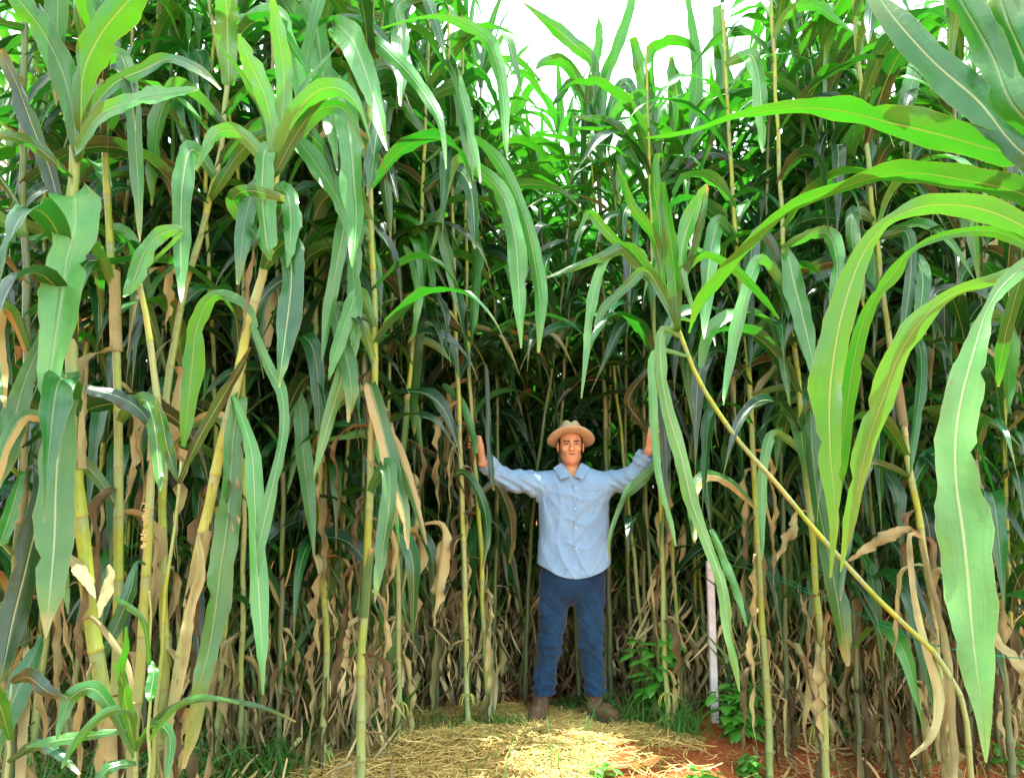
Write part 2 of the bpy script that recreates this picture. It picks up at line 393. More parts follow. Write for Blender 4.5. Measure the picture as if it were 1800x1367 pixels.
# front edge fill, left and right of the man
rp = random.Random(21)
cnt = 0
for side, x0, x1, n in (('left', -2.9, -.30, 26), ('right', .80, 3.1, 22)):
    for i in range(n):
        x = x0 + (x1 - x0) * (i + rp.uniform(.2, .8)) / n
        if side == 'left': y = 4.25 + .6 * smooth(-2.6, -.5, x) + rp.uniform(-.18, .25)
        else: y = 4.82 + rp.uniform(-.12, .2)
        hs = .90 if 1.0 < x / y * 4.2 < 1.25 or (side == 'right' and x < 1.15) else 1
        k_ = (n - 1 - i) if side == 'left' else i; lab = 'maize stalk of the front edge, %s one counted %s from the man' % (ORD[k_], side)
        place(x, y, rp.uniform(0, 6.28), rp.randrange(9), rp.uniform(.98, 1.1) * (1.06 if side == 'left' else hs), (rp.uniform(-.05, .05), rp.uniform(-.06, .06)), lab, GF + ' on the ' + side)
        cnt += 1
for side, x0, x1, n, ya, yb in (('left', -2.95, -.75, 17, 3.55, 4.15), ('right', 1.45, 3.0, 9, 4.35, 4.45)):
    for i in range(n):
        x = x0 + (x1 - x0) * (i + rp.uniform(.2, .8)) / n; y = ya + (yb - ya) * (i / n if side == 'left' else 0) + rp.uniform(-.15, .15)
        k_ = (n - 1 - i) if side == 'left' else i
        place(x, y, rp.uniform(0, 6.28), rp.randrange(9), rp.uniform(1.02, 1.12), (rp.uniform(-.05, .05), rp.uniform(-.08, .08)), 'leafy maize plant forward of the field edge, %s one %s of the man' % (ORD[k_], side), 'maize plants standing forward of the field edge'); cnt += 1
for Y, dx, rown in ((5.2, .19, 'first'), (5.7, .21, 'second')):
    xs_ = []; x = -.74 * Y
    while x < .76 * Y: xs_.append(x); x += dx * rp.uniform(.8, 1.2)
    nl = sum(1 for q in xs_ if q < .4)
    for i, x in enumerate(xs_):
        side = 'left' if x < .4 else 'right'; k_ = nl - 1 - i if x < .4 else i - nl
        hs = 1.07 if x < -.08 else (.91 if x < 1.25 else 1); Yc = Y - (.17 if abs(x - .37) < .6 and Y < 5.4 else 0)
        place(x, Yc + (.3 if Yc < Y else 1) * rp.uniform(-.13, .13), rp.uniform(0, 6.28), rp.randrange(9), rp.uniform(.92, 1.04) * hs, (rp.uniform(-.05, .05), rp.uniform(-.09, .09)), 'maize plant, %s row behind the man, %s one %s of his hat' % (rown, ORD[min(29, k_)], side), GB)
        cnt += 1
for Y, dx in ((6.15, .22), (6.6, .26), (7.1, .32), (7.6, .30)):
    x = -.76 * Y
    while x < .78 * Y and cnt < 258:
        o = link('corn_plant', simple[rp.randrange(9)]); o.location = (x + rp.uniform(-.06, .06), Y + rp.uniform(-.2, .2), 0); o.rotation_euler = (rp.uniform(-.07, .07), rp.uniform(-.09, .09), rp.uniform(0, 6.28)); o.scale = (1, 1, rp.uniform(.9, 1.08))
        tag(o, 'dim maize plant deep inside the field, glimpsed between the nearer stalks', 'corn plant', GD)
        cnt += 1; x += dx * rp.uniform(.8, 1.2)
# the rest of the field, one mass
def far_field():
    parts = []; src = []
    for k in range(5):
        rg = random.Random(500 + k); Ht = rg.uniform(3.9, 4.3)
        path = [Vector((0, 0, 0)), Vector((0, 0, Ht * .5)), Vector((rg.uniform(-.2, .2), 0, Ht))]
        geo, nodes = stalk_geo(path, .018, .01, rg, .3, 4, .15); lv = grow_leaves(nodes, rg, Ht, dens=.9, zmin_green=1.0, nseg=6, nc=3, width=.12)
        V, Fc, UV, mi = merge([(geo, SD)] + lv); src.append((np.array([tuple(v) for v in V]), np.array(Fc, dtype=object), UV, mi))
    Vs = []; Fs = []; Us = []; Ms = []; off = 0
    for Y in (8.1, 8.5, 8.9, 9.4, 9.9, 10.5, 11.2, 12.0, 12.8, 13.6, 14.5, 15.5):
        x = -.8 * Y
        while x < .8 * Y:
            V, Fc, UV, mi = src[rp.randrange(5)]; a = rp.uniform(0, 6.28); c, s = math.cos(a), math.sin(a)
            W = V @ np.array([[c, s, 0], [-s, c, 0], [0, 0, 1]]) * np.array([1, 1, rp.uniform(.9, 1.1)]) + np.array([x, Y + rp.uniform(-.2, .2), 0])
            Vs.append(W); Fs += [tuple(i + off for i in q) for q in Fc]; Us += UV; Ms += mi; off += len(V); x += rp.uniform(.22, .34)
    me = mesh('corn_field', np.concatenate(Vs), Fs, Us, MATS, Ms)
    tag(link('corn_field', me), 'far rows of the maize field that close off the view behind the nearer plants', 'corn field', kind='stuff')
far_field()

# ------------------------------------------------------------------ the plants of the front edge, one by one
def hero_ribbon(pts, Y0, Y1, rg, roll=None, n=30, ruf=.08, fold=.12, nc=7):
    """pts: (px, py, width in px) of a leaf's midrib from its base to its tip, hung at the distances Y0..Y1"""
    cm = catmull(pts, n); P = []; Wd = []
    for i, c in enumerate(cm):
        s = i / (n - 1); p = at(c[0], c[1], Y0 + (Y1 - Y0) * s); P.append(p); Wd.append(max(1.0, c[2] * .9) / ppm(p))
    A = []; N = []; r0 = rg.uniform(-.45, .45) if roll is None else roll; r1 = r0 + rg.uniform(-.7, .7); w1 = rg.uniform(0, 6); w2 = rg.uniform(0, 6)
    prev = None
    for i in range(n):
        t = (P[min(i + 1, n - 1)] - P[max(i - 1, 0)]).normalized(); v = (P[i] - Vector((0, 0, H))).normalized()
        a = t.cross(v)
        a = a.normalized() if a.length > .05 else (prev or Vector((1, 0, 0)))
        if prev is not None and a.dot(prev) < 0: a = -a
        prev = a.copy(); nn = a.cross(t)
        ro = r0 + (r1 - r0) * i / (n - 1) + .16 * math.sin(i * .55 + w1); Wd[i] *= 1 + .07 * math.sin(i * .9 + w2) + .03 * math.sin(i * 2.3 + w1)
        A.append(a * math.cos(ro) + nn * math.sin(ro)); N.append(nn * math.cos(ro) - a * math.sin(ro)); Wd[i] /= max(.6, math.cos(ro))
    return ribbon(P, A, N, Wd, rg, ruf, fold, nc)
GH = 'maize plants at the front edge of the field'
HEROES = {}
def hero(key, label, pts, Y, wpx, top=4.5, ext=True, mat=None, Yt=None, ground=True, green=1.3, dens=.9, rgs=0, grow=True, low=True, taper=.5, cat='corn plant', node=.23, name='corn_plant', Lw=.088, group=None):
    rg = random.Random(hash(key) % 1000 if False else sum(ord(c) * (i + 3) for i, c in enumerate(key)) + rgs)
    n = len(pts); Yt = Yt or Y
    path = [at(px, py, Y + (Yt - Y) * (1 - i / max(1, n - 1))) for i, (px, py) in enumerate(pts)][::-1]     # bottom to top
    r = wpx / ppm(path[len(path) // 2]) / 2
    traced_top = path[-1].copy()
    if ground:
        b = path[0]; d = (path[0] - path[1]).normalized() if path[0].z > .6 else Vector((0, 0, -1))
        bx = b.x + d.x * b.z * .35; g = gz(bx, b.y)
        if b.z > g + .05:
            ng = Vector((bx, b.y, g - .03))
            path = [ng, ng.lerp(b, .5) + Vector((rg.uniform(-.015, .015), 0, 0))] + path
    if ext and path[-1].z < top:
        d = (path[-1] - path[-2]).normalized(); d = (d + Vector((0, 0, .6))).normalized(); k = (top - path[-1].z) / max(.3, d.z)
        path += [path[-1] + d * k * .5, path[-1] + d * k]
    e = empty(name, path[0]); tag(e, label, cat, group or GH); off = e.location.copy()
    geo, nodes = stalk_geo(path, r * 1.12, r * (1 - taper), rg, node, 10)
    def sub(nm, g, m):
        v = [p - off for p in g[0]]; return link(nm, mesh(nm, v, g[1], g[2], [m]), e)
    sub('stalk', geo, mat or STK)
    if grow:
        for g, m in grow_leaves(nodes, rg, top, dens=min(1, dens * 1.1), zmin_green=green - .35, low=low, nseg=20, nc=5, width=Lw):
            vs = g[0][::7]
            if any(man_box(v) for v in vs): continue
            if any(v.y < 2.1 for v in vs): continue
            if any((lambda q: 925 < q[0] < 1235 and q[1] < 90)(proj(v)) for v in vs): continue
            sub('leaf', g, MATS[m])
    if ground and path[0].z < .3 and nodes and rg.random() < .6:
        for q in nodes[:2 if rg.random() < .7 else 1]:
            b = brace_geo(q[0] + Vector((0, 0, .02)), r * 1.1, rg, 9, .075); sub('brace_roots', (b[0], b[1], b[2]), ROOT)
    HEROES[key] = (e, off, path, r, rg)
    return e
def leaf(key, pts, m=None, dY=-.10, dY1=None, attach=60, roll=None, ruf=.08, fold=.12, n=30, half=None):
    """a traced leaf on the plant key; attach = px below the crest where its base leaves the stalk"""
    e, off, path, r, rg = HEROES[key]
    # the stalk point nearest to the leaf's base in the view
    best = None
    tgt = (pts[0][0], pts[0][1] + (attach or 0))
    for p in catmull(path, 80):
        q = proj(p); dd = (q[0] - tgt[0]) ** 2 + (q[1] - tgt[1]) ** 2
        if best is None or dd < best[0]: best = (dd, q, p)
    pts = [tuple(p) for p in pts]; Ys = best[2][1]
    g = math.hypot(best[1][0] - pts[0][0], best[1][1] - pts[0][1])
    if attach is not None and g > 6: pts = [(best[1][0], best[1][1], pts[0][2] * .45)] + pts
    n = max(n, len(pts) * 4)
    geo = hero_ribbon(pts, Ys - .01, Ys + (dY1 if dY1 is not None else dY), rg, roll, n, ruf, fold)
    v = [p - off for p in geo[0]]
    return link('leaf', mesh('leaf', v, geo[1], geo[2], [m or LEAF]), e)

# ---- left of the man
hero('A', 'thick pale green maize stalk near the left edge with long blades hanging before it', [(142, 200), (130, 290), (124, 420), (128, 640), (136, 830), (150, 1000), (175, 1190), (192, 1340)], 2.75, 24, 3.15, green=1.9, dens=.55, taper=.25)
leaf('A', [(130, 345, 76), (133, 380, 88), (128, 420, 76), (118, 455, 60), (110, 505, 74), (102, 560, 64), (90, 640, 46), (84, 690, 24), (80, 715, 4)], LEAFP, -.25, attach=90, roll=.1, ruf=.05)
leaf('A', [(118, 655, 44), (112, 700, 50), (103, 780, 58), (98, 860, 64), (96, 940, 66), (90, 1020, 52), (84, 1080, 26), (80, 1120, 4)], LEAFT, -.25, attach=70, roll=-.1)
leaf('A', [(136, 265, 22), (118, 150, 46), (78, 60, 48), (34, 0, 40), (0, -50, 24)], LEAFB, -.2, attach=15)
leaf('A', [(142, 225, 22), (146, 130, 44), (176, 62, 58), (222, 5, 56), (262, -40, 30)], LEAFB, -.3, attach=12, roll=.5)
leaf('A', [(138, 262, 14), (178, 202, 28), (248, 176, 30), (302, 166, 22), (350, 158, 4)], LEAFP, -.35, attach=12, roll=.6)
leaf('A', [(146, 212, 12), (198, 150, 24), (256, 122, 26), (300, 104, 18), (350, 124, 18), (388, 158, 4)], LEAF, -.35, attach=12, roll=.6)
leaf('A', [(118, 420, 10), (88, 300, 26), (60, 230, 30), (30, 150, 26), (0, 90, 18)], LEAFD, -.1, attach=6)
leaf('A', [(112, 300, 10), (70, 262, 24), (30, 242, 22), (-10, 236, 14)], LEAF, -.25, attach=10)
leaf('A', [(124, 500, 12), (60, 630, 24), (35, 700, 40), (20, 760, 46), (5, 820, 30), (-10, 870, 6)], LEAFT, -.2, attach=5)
for q in ([(116, 972, 8), (130, 985, 20), (146, 1004, 24), (160, 1030, 14), (168, 1050, 3)], [(190, 992, 6), (192, 1012, 16), (186, 1040, 22), (178, 1062, 14), (174, 1085, 3)], [(135, 1100, 10), (160, 1085, 8), (200, 1130, 12), (230, 1190, 10), (225, 1260, 3)]):
    leaf('A', q, DRY, -.15, attach=None, ruf=.07, fold=.25)
hero('B', 'straight yellow-green maize stalk second from the left edge, ringed with clear joints', [(178, 120), (184, 260), (192, 400), (202, 560), (207, 700), (209, 860), (208, 1000), (205, 1180)], 3.05, 17, 4.3, green=2.3, dens=.6)
hero('C', 'maize stalk with a snapped and folded upper joint at left', [(236, 440), (247, 510), (262, 590), (275, 680), (276, 760), (266, 850), (259, 960), (252, 1100)], 2.95, 19, 2.2, ext=False, grow=False, mat=STKY)
leaf('C', [(320, 408, 10), (285, 410, 28), (256, 440, 32), (237, 490, 32), (222, 515, 12), (217, 522, 3)], LEAFP, -.1, attach=60, ruf=.12)
leaf('C', [(275, 760, 8), (240, 715, 30), (190, 690, 26), (140, 680, 10)], LEAFD, -.2, attach=4)
leaf('C', [(240, 990, 8), (228, 1040, 26), (200, 1110, 24), (170, 1170, 14), (150, 1210, 3)], LEAF, -.2, attach=4)
hero('D', 'maize stalk leaning right and broken over at a joint below its leaf fan', [(400, 150), (388, 260), (372, 340), (345, 440), (318, 540), (300, 640), (290, 760), (286, 950), (290, 1150)], 3.25, 15, 4.3, green=2.6, dens=.7)
leaf('D', [(402, 150, 24), (400, 60, 42), (398, 10, 40), (392, -40, 20)], LEAFP, -.2, attach=5)
leaf('D', [(375, 340, 16), (420, 270, 28), (470, 235, 26), (530, 240, 5)], LEAFB, -.2, attach=5)
hero('E', 'thick leaning maize stalk with peeled dry sheaths and a long blade hanging beside it', [(492, 240), (484, 300), (470, 440), (440, 560), (414, 680), (386, 800), (360, 920), (336, 1050), (318, 1160), (300, 1290), (296, 1340)], 2.85, 20, 3.2, green=2.6, dens=.5, mat=STKY, taper=.25, ext=False)
for q in ([(488, 290, 20), (470, 180, 34), (440, 110, 36), (420, 60, 6)], [(488, 280, 20), (500, 150, 32), (490, 60, 30), (478, 0, 12)], [(486, 300, 16), (540, 210, 30), (600, 190, 26), (640, 260, 5)], [(484, 310, 16), (430, 240, 28), (380, 235, 26), (345, 300, 5)], [(480, 340, 20), (450, 330, 34), (432, 380, 34), (424, 440, 26), (418, 500, 5)], [(482, 330, 20), (505, 340, 34), (512, 400, 32), (505, 470, 4)]):
    leaf('E', q, LEAFP if R.random() < .5 else LEAF, -.2, attach=2)
leaf('E', [(420, 702, 30), (412, 760, 36), (406, 830, 36), (400, 920, 46), (388, 1000, 48), (378, 1080, 42), (366, 1150, 36), (352, 1200, 32), (337, 1290, 24), (322, 1350, 8)], LEAFT, -.25, attach=10, roll=.2)
leaf('E', [(468, 262, 34), (462, 300, 36), (462, 360, 38), (470, 430, 34), (478, 450, 12)], LEAFP, -.2, attach=20)
leaf('E', [(470, 440, 12), (425, 380, 30), (410, 350, 26), (440, 335, 24), (500, 350, 14)], LEAF, -.2, attach=4)
leaf('E', [(440, 560, 8), (470, 640, 20), (495, 690, 22), (498, 760, 18), (480, 850, 22), (455, 960, 24), (440, 1060, 5)], LEAFP, -.2, attach=4)
leaf('E', [(410, 700, 8), (440, 780, 26), (448, 880, 32), (452, 990, 34), (458, 1100, 30), (460, 1160, 16), (462, 1220, 4)], LEAFP, -.3, attach=4)
leaf('E', [(350, 940, 6), (352, 1000, 18), (335, 1080, 20), (325, 1160, 16), (312, 1240, 4)], DRY, -.15, attach=4, ruf=.3, fold=.5)
hero('F', 'slim young maize shoot with a bright arching blade between thick left stalks', [(322, 785), (316, 850), (305, 930), (296, 1010), (288, 1090)], 2.8, 9, 1.7, ext=False, grow=False)
leaf('F', [(322, 785, 8), (330, 720, 30), (338, 640, 40), (345, 578, 34), (368, 526, 24), (398, 518, 20), (436, 540, 16), (452, 575, 4)], LEAFB, -.1, attach=2)
leaf('F', [(314, 850, 6), (350, 770, 20), (390, 700, 22), (425, 640, 12), (440, 610, 3)], LEAFD, -.1, attach=2)
leaf('F', [(312, 845, 6), (295, 790, 24), (285, 740, 20), (275, 700, 4)], LEAF, -.1, attach=2)
hero('G', 'slender dark-jointed maize stalk at left of centre, half way to the man', [(556, 330), (556, 600), (557, 720), (562, 850), (567, 1000), (575, 1160)], 3.9, 11, 4.6, green=2.0, dens=.75)
leaf('G', [(482, 205, 22), (512, 232, 38), (552, 282, 44), (590, 342, 34), (610, 400, 18), (627, 460, 3)], LEAFP, -1.0, attach=40, dY1=-.9)
leaf('G', [(520, 670, 12), (528, 720, 26), (532, 780, 30), (540, 850, 30), (548, 920, 16), (552, 980, 3)], LEAFP, -.15, attach=20)
hero('H', 'speckled thick maize stalk left of centre with a half yellow blade hanging from it', [(650, 340), (656, 480), (659, 560), (659, 640), (655, 740), (650, 850), (647, 970), (640, 1090), (634, 1200)], 3.5, 15, 4.4, green=2.2, dens=.65)
leaf('H', [(652, 678, 26), (668, 740, 34), (686, 810, 32), (702, 868, 26), (712, 912, 20), (717, 965, 4)], LEAFH, -.15, attach=4, roll=0, ruf=.03)
leaf('H', [(640, 400, 10), (622, 465, 26), (624, 540, 28), (622, 590, 16), (625, 612, 3)], LEAFP, -.2, attach=30)
leaf('H', [(592, 535, 18), (600, 590, 30), (612, 640, 33), (618, 690, 26), (612, 742, 4)], LEAFT, -.3, attach=30)
leaf('H', [(598, 132, 34), (606, 185, 46), (616, 250, 44), (622, 320, 42), (626, 380, 34), (622, 440, 16), (620, 470, 3)], LEAFP, -.8, attach=70, dY1=-.7)
leaf('H', [(590, 48, 34), (618, 70, 54), (645, 135, 42), (665, 205, 28), (681, 265, 4)], LEAFP, -.7, attach=90, dY1=-.6)
leaf('H', [(655, 74, 20), (692, 100, 30), (722, 132, 26), (752, 172, 24), (776, 222, 14), (784, 297, 3)], LEAFP, -.7, attach=70, dY1=-.6)
leaf('H', [(676, 180, 10), (662, 235, 28), (654, 300, 22), (646, 345, 3)], LEAF, -.4, attach=10)
leaf('H', [(760, 30, 8), (845, 60, 28), (870, 100, 26), (885, 170, 22), (888, 240, 12), (892, 280, 3)], LEAFP, -.5, attach=30)
hero('I', 'pair of straight maize stalks seen side by side, the left thinner one', [(632, 560), (618, 690), (610, 800), (603, 920), (599, 1040)], 4.1, 9, 4.7, green=2.0, dens=.6)
leaf('I', [(492, -30, 30), (515, 30, 46), (538, 90, 38), (547, 150, 18), (549, 178, 3)], LEAFP, -.9, attach=60)
leaf('I', [(545, -20, 24), (556, 40, 38), (566, 120, 40), (578, 200, 30), (588, 260, 14), (593, 300, 3)], LEAFP, -1.0, attach=60)
hero('J', 'short-jointed maize stalk close right of the dark slender one', [(568, 640), (572, 860), (577, 960), (579, 1090)], 4.05, 9, 4.5, green=2.1, dens=.5)
hero('K', 'maize stalk left of the man with a pale torn blade tip hanging from its middle', [(742, 350), (732, 520), (720, 660), (708, 790), (700, 950), (700, 1120)], 4.15, 10, 4.7, green=1.9, dens=.7)
leaf('K', [(712, 432, 8), (728, 470, 18), (734, 525, 17), (728, 575, 10), (718, 602, 3)], LEAFP, -.2, attach=20)
leaf('K', [(792, -20, 26), (704, 5, 30), (704, 70, 34), (706, 130, 24), (704, 187, 3)], LEAFP, -.6, attach=None)
leaf('K', [(760, 440, 8), (800, 285, 16), (842, 300, 28), (885, 345, 32), (906, 420, 36), (912, 500, 34), (914, 560, 16), (916, 612, 3)], LEAFP, -.4, attach=10)
leaf('K', [(820, 240, 10), (880, 290, 24), (925, 390, 24), (942, 470, 28), (950, 540, 24), (946, 620, 4)], LEAFP, -.4, attach=60)
leaf('K', [(770, 918, 8), (778, 960, 24), (770, 1020, 26), (765, 1060, 12), (762, 1100, 3)], DRY, -.1, attach=30, ruf=.35, fold=.4)
hero('L', 'slim maize stalk just left of the gripped one, yellow below its middle joint', [(800, 560), (806, 700), (812, 880), (815, 960), (818, 1080), (822, 1250)], 4.45, 10, 4.8, green=2.2, dens=.6, mat=STKY)
leaf('L', [(808, 735, 6), (790, 828, 10), (815, 830, 14), (838, 858, 18), (853, 900, 19), (856, 950, 12), (848, 1000, 3)], LEAF, -.15, attach=None)
hero('M', 'maize stalk gripped by the man with his outstretched hand on the left', [(822, 560), (827, 700), (831, 778), (838, 860), (845, 950), (850, 1100), (856, 1200)], 4.52, 9, 4.7, green=2.3, dens=.5)
leaf('M', [(778, 676, 10), (797, 690, 14), (814, 712, 14), (824, 740, 14), (832, 770, 13), (837, 797, 10)], LEAFP, -.14, attach=None, roll=.1, ruf=.02)
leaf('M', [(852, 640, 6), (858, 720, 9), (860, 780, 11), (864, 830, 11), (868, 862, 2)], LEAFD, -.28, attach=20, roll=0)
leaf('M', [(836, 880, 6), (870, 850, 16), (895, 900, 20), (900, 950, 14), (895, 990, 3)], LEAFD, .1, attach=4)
hero('N', 'thin maize stalk in front of the dark gap left of the man', [(688, 560), (682, 720), (676, 880), (668, 1040), (668, 1180)], 4.35, 8, 4.6, green=2.0, dens=.6)
leaf('N', [(706, 1040, 14), (697, 1100, 20), (680, 1160, 24), (662, 1215, 24), (652, 1258, 8), (650, 1268, 3)], LEAFY, -.25, attach=40, roll=0)
hero('O', 'maize stalk beside the far left frame edge, half hidden by drooping blades', [(40, 300), (48, 560), (42, 800), (30, 1010), (22, 1200)], 2.9, 17, 4.3, green=1.5, dens=.9, mat=STKD)
leaf('O', [(60, 820, 10), (74, 870, 34), (50, 980, 46), (25, 1080, 48), (8, 1160, 30), (-6, 1210, 4)], LEAFD, -.2, attach=20)
leaf('O', [(10, 560, 14), (0, 700, 40), (-10, 830, 40)], LEAFD, -.1, attach=20)
leaf('O', [(70, 1120, 8), (45, 1180, 40), (10, 1260, 44), (-15, 1330, 20)], LEAF, -.3, attach=20)
leaf('O', [(46, 1140, 12), (44, 1230, 19), (40, 1310, 18), (36, 1400, 14)], DRY, -.3, attach=30, ruf=.08)
leaf('O', [(40, 830, 10), (20, 900, 26), (0, 960, 24)], LEAFB, -.3, attach=20)
# ---- right of the man
hero('P', 'long thin maize stalk leaning steeply to the left across the right half, roots far right', [(1130, 440), (1158, 500), (1192, 580), (1240, 690), (1300, 775), (1390, 880), (1480, 985), (1590, 1098), (1645, 1150), (1685, 1215), (1700, 1290)], 3.55, 9, 3, ext=False, grow=False, mat=STK, taper=.1, Yt=3.7)
for q in ([(1170, 520, 16), (1060, 400, 20), (1035, 375, 12), (1010, 425, 4)], [(1180, 540, 16), (1110, 440, 24), (1050, 455, 18), (955, 490, 4)],
          [(1165, 500, 14), (1150, 420, 20), (1110, 360, 18), (1085, 290, 5)], [(1190, 570, 14), (1140, 480, 20), (1105, 500, 18), (1060, 545, 18), (1045, 575, 3)],
          [(1170, 510, 14), (1230, 450, 16), (1290, 470, 18), (1340, 520, 14), (1370, 560, 4)], [(1150, 490, 12), (1160, 400, 24), (1150, 330, 22), (1155, 270, 10)],
          [(1190, 570, 16), (1185, 480, 28), (1175, 400, 26), (1165, 320, 10)], [(1180, 540, 12), (1210, 470, 14), (1232, 400, 14), (1245, 330, 6)]):
    leaf('P', q, LEAFB if R.random() < .55 else LEAF, -.15, attach=2)
leaf('P', [(1120, 440, 12), (1070, 450, 14), (1048, 500, 22), (1036, 560, 17), (1031, 620, 12), (1022, 700, 3)], LEAFP, -.2, attach=20)
leaf('P', [(1200, 560, 8), (1222, 560, 5), (1205, 500, 14), (1197, 450, 24), (1208, 400, 30), (1228, 350, 22), (1244, 325, 6)], LEAFP, -.1, attach=4)
leaf('P', [(1165, 580, 16), (1162, 640, 22), (1174, 720, 25), (1198, 800, 28), (1216, 880, 25), (1238, 940, 22), (1262, 1000, 20), (1272, 1040, 20), (1280, 1100, 22), (1292, 1160, 15), (1300, 1215, 3)], LEAFY, -.2, attach=20, roll=.1)
leaf('P', [(1150, 620, 12), (1148, 700, 16), (1152, 780, 15), (1163, 860, 12), (1180, 920, 9), (1188, 960, 3)], LEAFP, -.15, attach=30, roll=0)
leaf('P', [(1250, 930, 10), (1275, 990, 16), (1298, 1050, 14), (1312, 1100, 3)], LEAFP, -.15, attach=None)
hero('Q', 'maize stalk gripped by the man on the right, leaves hiding his fingers', [(1150, 560), (1155, 700), (1158, 800), (1162, 900), (1165, 1010), (1168, 1160)], 4.52, 9, 4.3, green=2.2, dens=.5)
leaf('Q', [(1160, 800, 8), (1146, 826, 18), (1122, 848, 24), (1102, 868, 16), (1088, 895, 9), (1076, 930, 9), (1070, 960, 6), (1069, 985, 2)], LEAFT, -.25, attach=4, roll=.1)
leaf('Q', [(1150, 690, 8), (1163, 735, 14), (1170, 780, 18), (1172, 840, 15), (1176, 900, 3)], LEAFD, -.2, attach=20, roll=.1)
leaf('Q', [(1150, 640, 8), (1105, 700, 20), (1125, 740, 20), (1142, 765, 4)], LEAFD, .15, attach=10)
hero('R', 'upright maize stalk right of the post, top wrapped in shredded sheaths', [(1282, 240), (1292, 400), (1300, 500), (1314, 620), (1322, 760), (1330, 920), (1340, 1100)], 4.2, 12, 4.4, green=2.0, dens=.8)
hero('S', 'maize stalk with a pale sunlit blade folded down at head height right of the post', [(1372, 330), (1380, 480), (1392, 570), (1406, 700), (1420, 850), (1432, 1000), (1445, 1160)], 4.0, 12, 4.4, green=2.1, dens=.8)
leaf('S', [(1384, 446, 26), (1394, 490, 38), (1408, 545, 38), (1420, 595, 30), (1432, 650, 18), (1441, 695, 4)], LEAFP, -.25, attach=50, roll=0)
leaf('S', [(1424, 716, 22), (1428, 780, 28), (1438, 880, 30), (1454, 960, 34), (1470, 1040, 36), (1482, 1120, 30), (1490, 1170, 6)], LEAFT, -.3, attach=30)
leaf('S', [(1400, 900, 6), (1395, 930, 18), (1378, 960, 12), (1366, 985, 3)], DRY, -.2, attach=10, ruf=.3)
hero('T', 'tall maize stalk at right behind the big hanging blades', [(1530, 330), (1545, 460), (1560, 580), (1580, 690), (1600, 830), (1622, 950), (1640, 1080)], 3.9, 13, 4.5, green=1.9, dens=.85)
leaf('T', [(1600, 930, 10), (1572, 938, 22), (1540, 955, 20), (1512, 972, 12), (1492, 986, 3)], DRY, -.2, attach=20, ruf=.2)
leaf('T', [(1618, 948, 9), (1640, 1040, 10), (1660, 1130, 14), (1670, 1240, 17), (1675, 1380, 13)], DRY, -.5, attach=5, ruf=.12)
leaf('T', [(1600, 945, 10), (1606, 1040, 12), (1625, 1130, 14), (1650, 1220, 18), (1640, 1290, 14), (1600, 1330, 4)], DRY, -.5, attach=5, ruf=.2)
leaf('T', [(1640, 1060, 10), (1648, 1000, 14), (1700, 1050, 16), (1760, 1130, 20), (1800, 1180, 14)], DRY, -.3, attach=5, ruf=.3)
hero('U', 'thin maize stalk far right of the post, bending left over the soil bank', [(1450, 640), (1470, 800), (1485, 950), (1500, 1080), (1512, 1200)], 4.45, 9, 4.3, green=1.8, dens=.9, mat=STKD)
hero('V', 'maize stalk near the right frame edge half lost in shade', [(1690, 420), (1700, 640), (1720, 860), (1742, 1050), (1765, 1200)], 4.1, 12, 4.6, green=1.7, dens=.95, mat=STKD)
hero('W', 'thin yellow-green maize stalk behind the raised hand on the right', [(1066, 560), (1078, 640), (1092, 760), (1104, 880), (1118, 1010), (1128, 1120)], 4.95, 7, 3.9, green=2.2, dens=.4)
hero('X', 'maize plant with withered blackened top standing against the sky', [(1045, 140), (1049, 200), (1053, 320), (1058, 480)], 5.0, 8, 3, ext=False, grow=False, mat=STKD, taper=.0)
leaf('X', [(1048, 210, 6), (1044, 175, 12), (1040, 150, 14), (1036, 132, 5)], DRYD, -.03, attach=2, ruf=.4, fold=.5)
for q, m in (([(1056, 200, 10), (1043, 112, 20), (1010, 78, 28), (970, 44, 22), (922, 6, 3)], LEAFB), ([(1058, 220, 8), (1000, 118, 24), (960, 108, 18), (942, 122, 4)], LEAFB),
             ([(1056, 300, 8), (1062, 150, 18), (1082, 90, 22), (1100, 40, 20), (1112, -10, 14)], LEAFB), ([(1052, 240, 8), (1010, 150, 16), (985, 170, 14), (972, 185, 3)], LEAF),
             ([(1052, 260, 8), (1090, 150, 22), (1115, 165, 18), (1130, 210, 3)], LEAF), ([(1054, 230, 8), (1048, 130, 16), (1055, 60, 16), (1052, 32, 3)], LEAFB)):
    leaf('X', q, m, -.15, attach=2)
hero('Y', 'tall maize plant right of the sky gap with broad translucent top blades', [(1165, 230), (1160, 330), (1158, 480), (1160, 600)], 4.9, 10, 4, ext=False, grow=False)
for q, m in (([(1162, 300, 10), (1140, 190, 28), (1126, 120, 26), (1112, 66, 14)], LEAFB), ([(1160, 260, 8), (1142, 108, 18), (1168, 76, 20), (1200, 74, 18), (1224, 92, 3)], LEAFB),
             ([(1165, 300, 10), (1190, 210, 30), (1188, 150, 28), (1180, 100, 8)], LEAFB), ([(1165, 280, 10), (1215, 200, 24), (1225, 130, 24), (1218, 60, 18), (1208, -10, 10)], LEAFB),
             ([(1165, 320, 10), (1262, 180, 26), (1268, 90, 30), (1262, 10, 18)], LEAFB), ([(1160, 330, 8), (1110, 250, 22), (1070, 215, 20), (1010, 205, 4)], LEAF),
             ([(1165, 330, 8), (1225, 280, 22), (1262, 270, 20), (1310, 300, 4)], LEAFD), ([(1158, 380, 8), (1098, 256, 22), (1092, 300, 20), (1084, 335, 3)], LEAFP)):
    leaf('Y', q, m, -.15, attach=2)
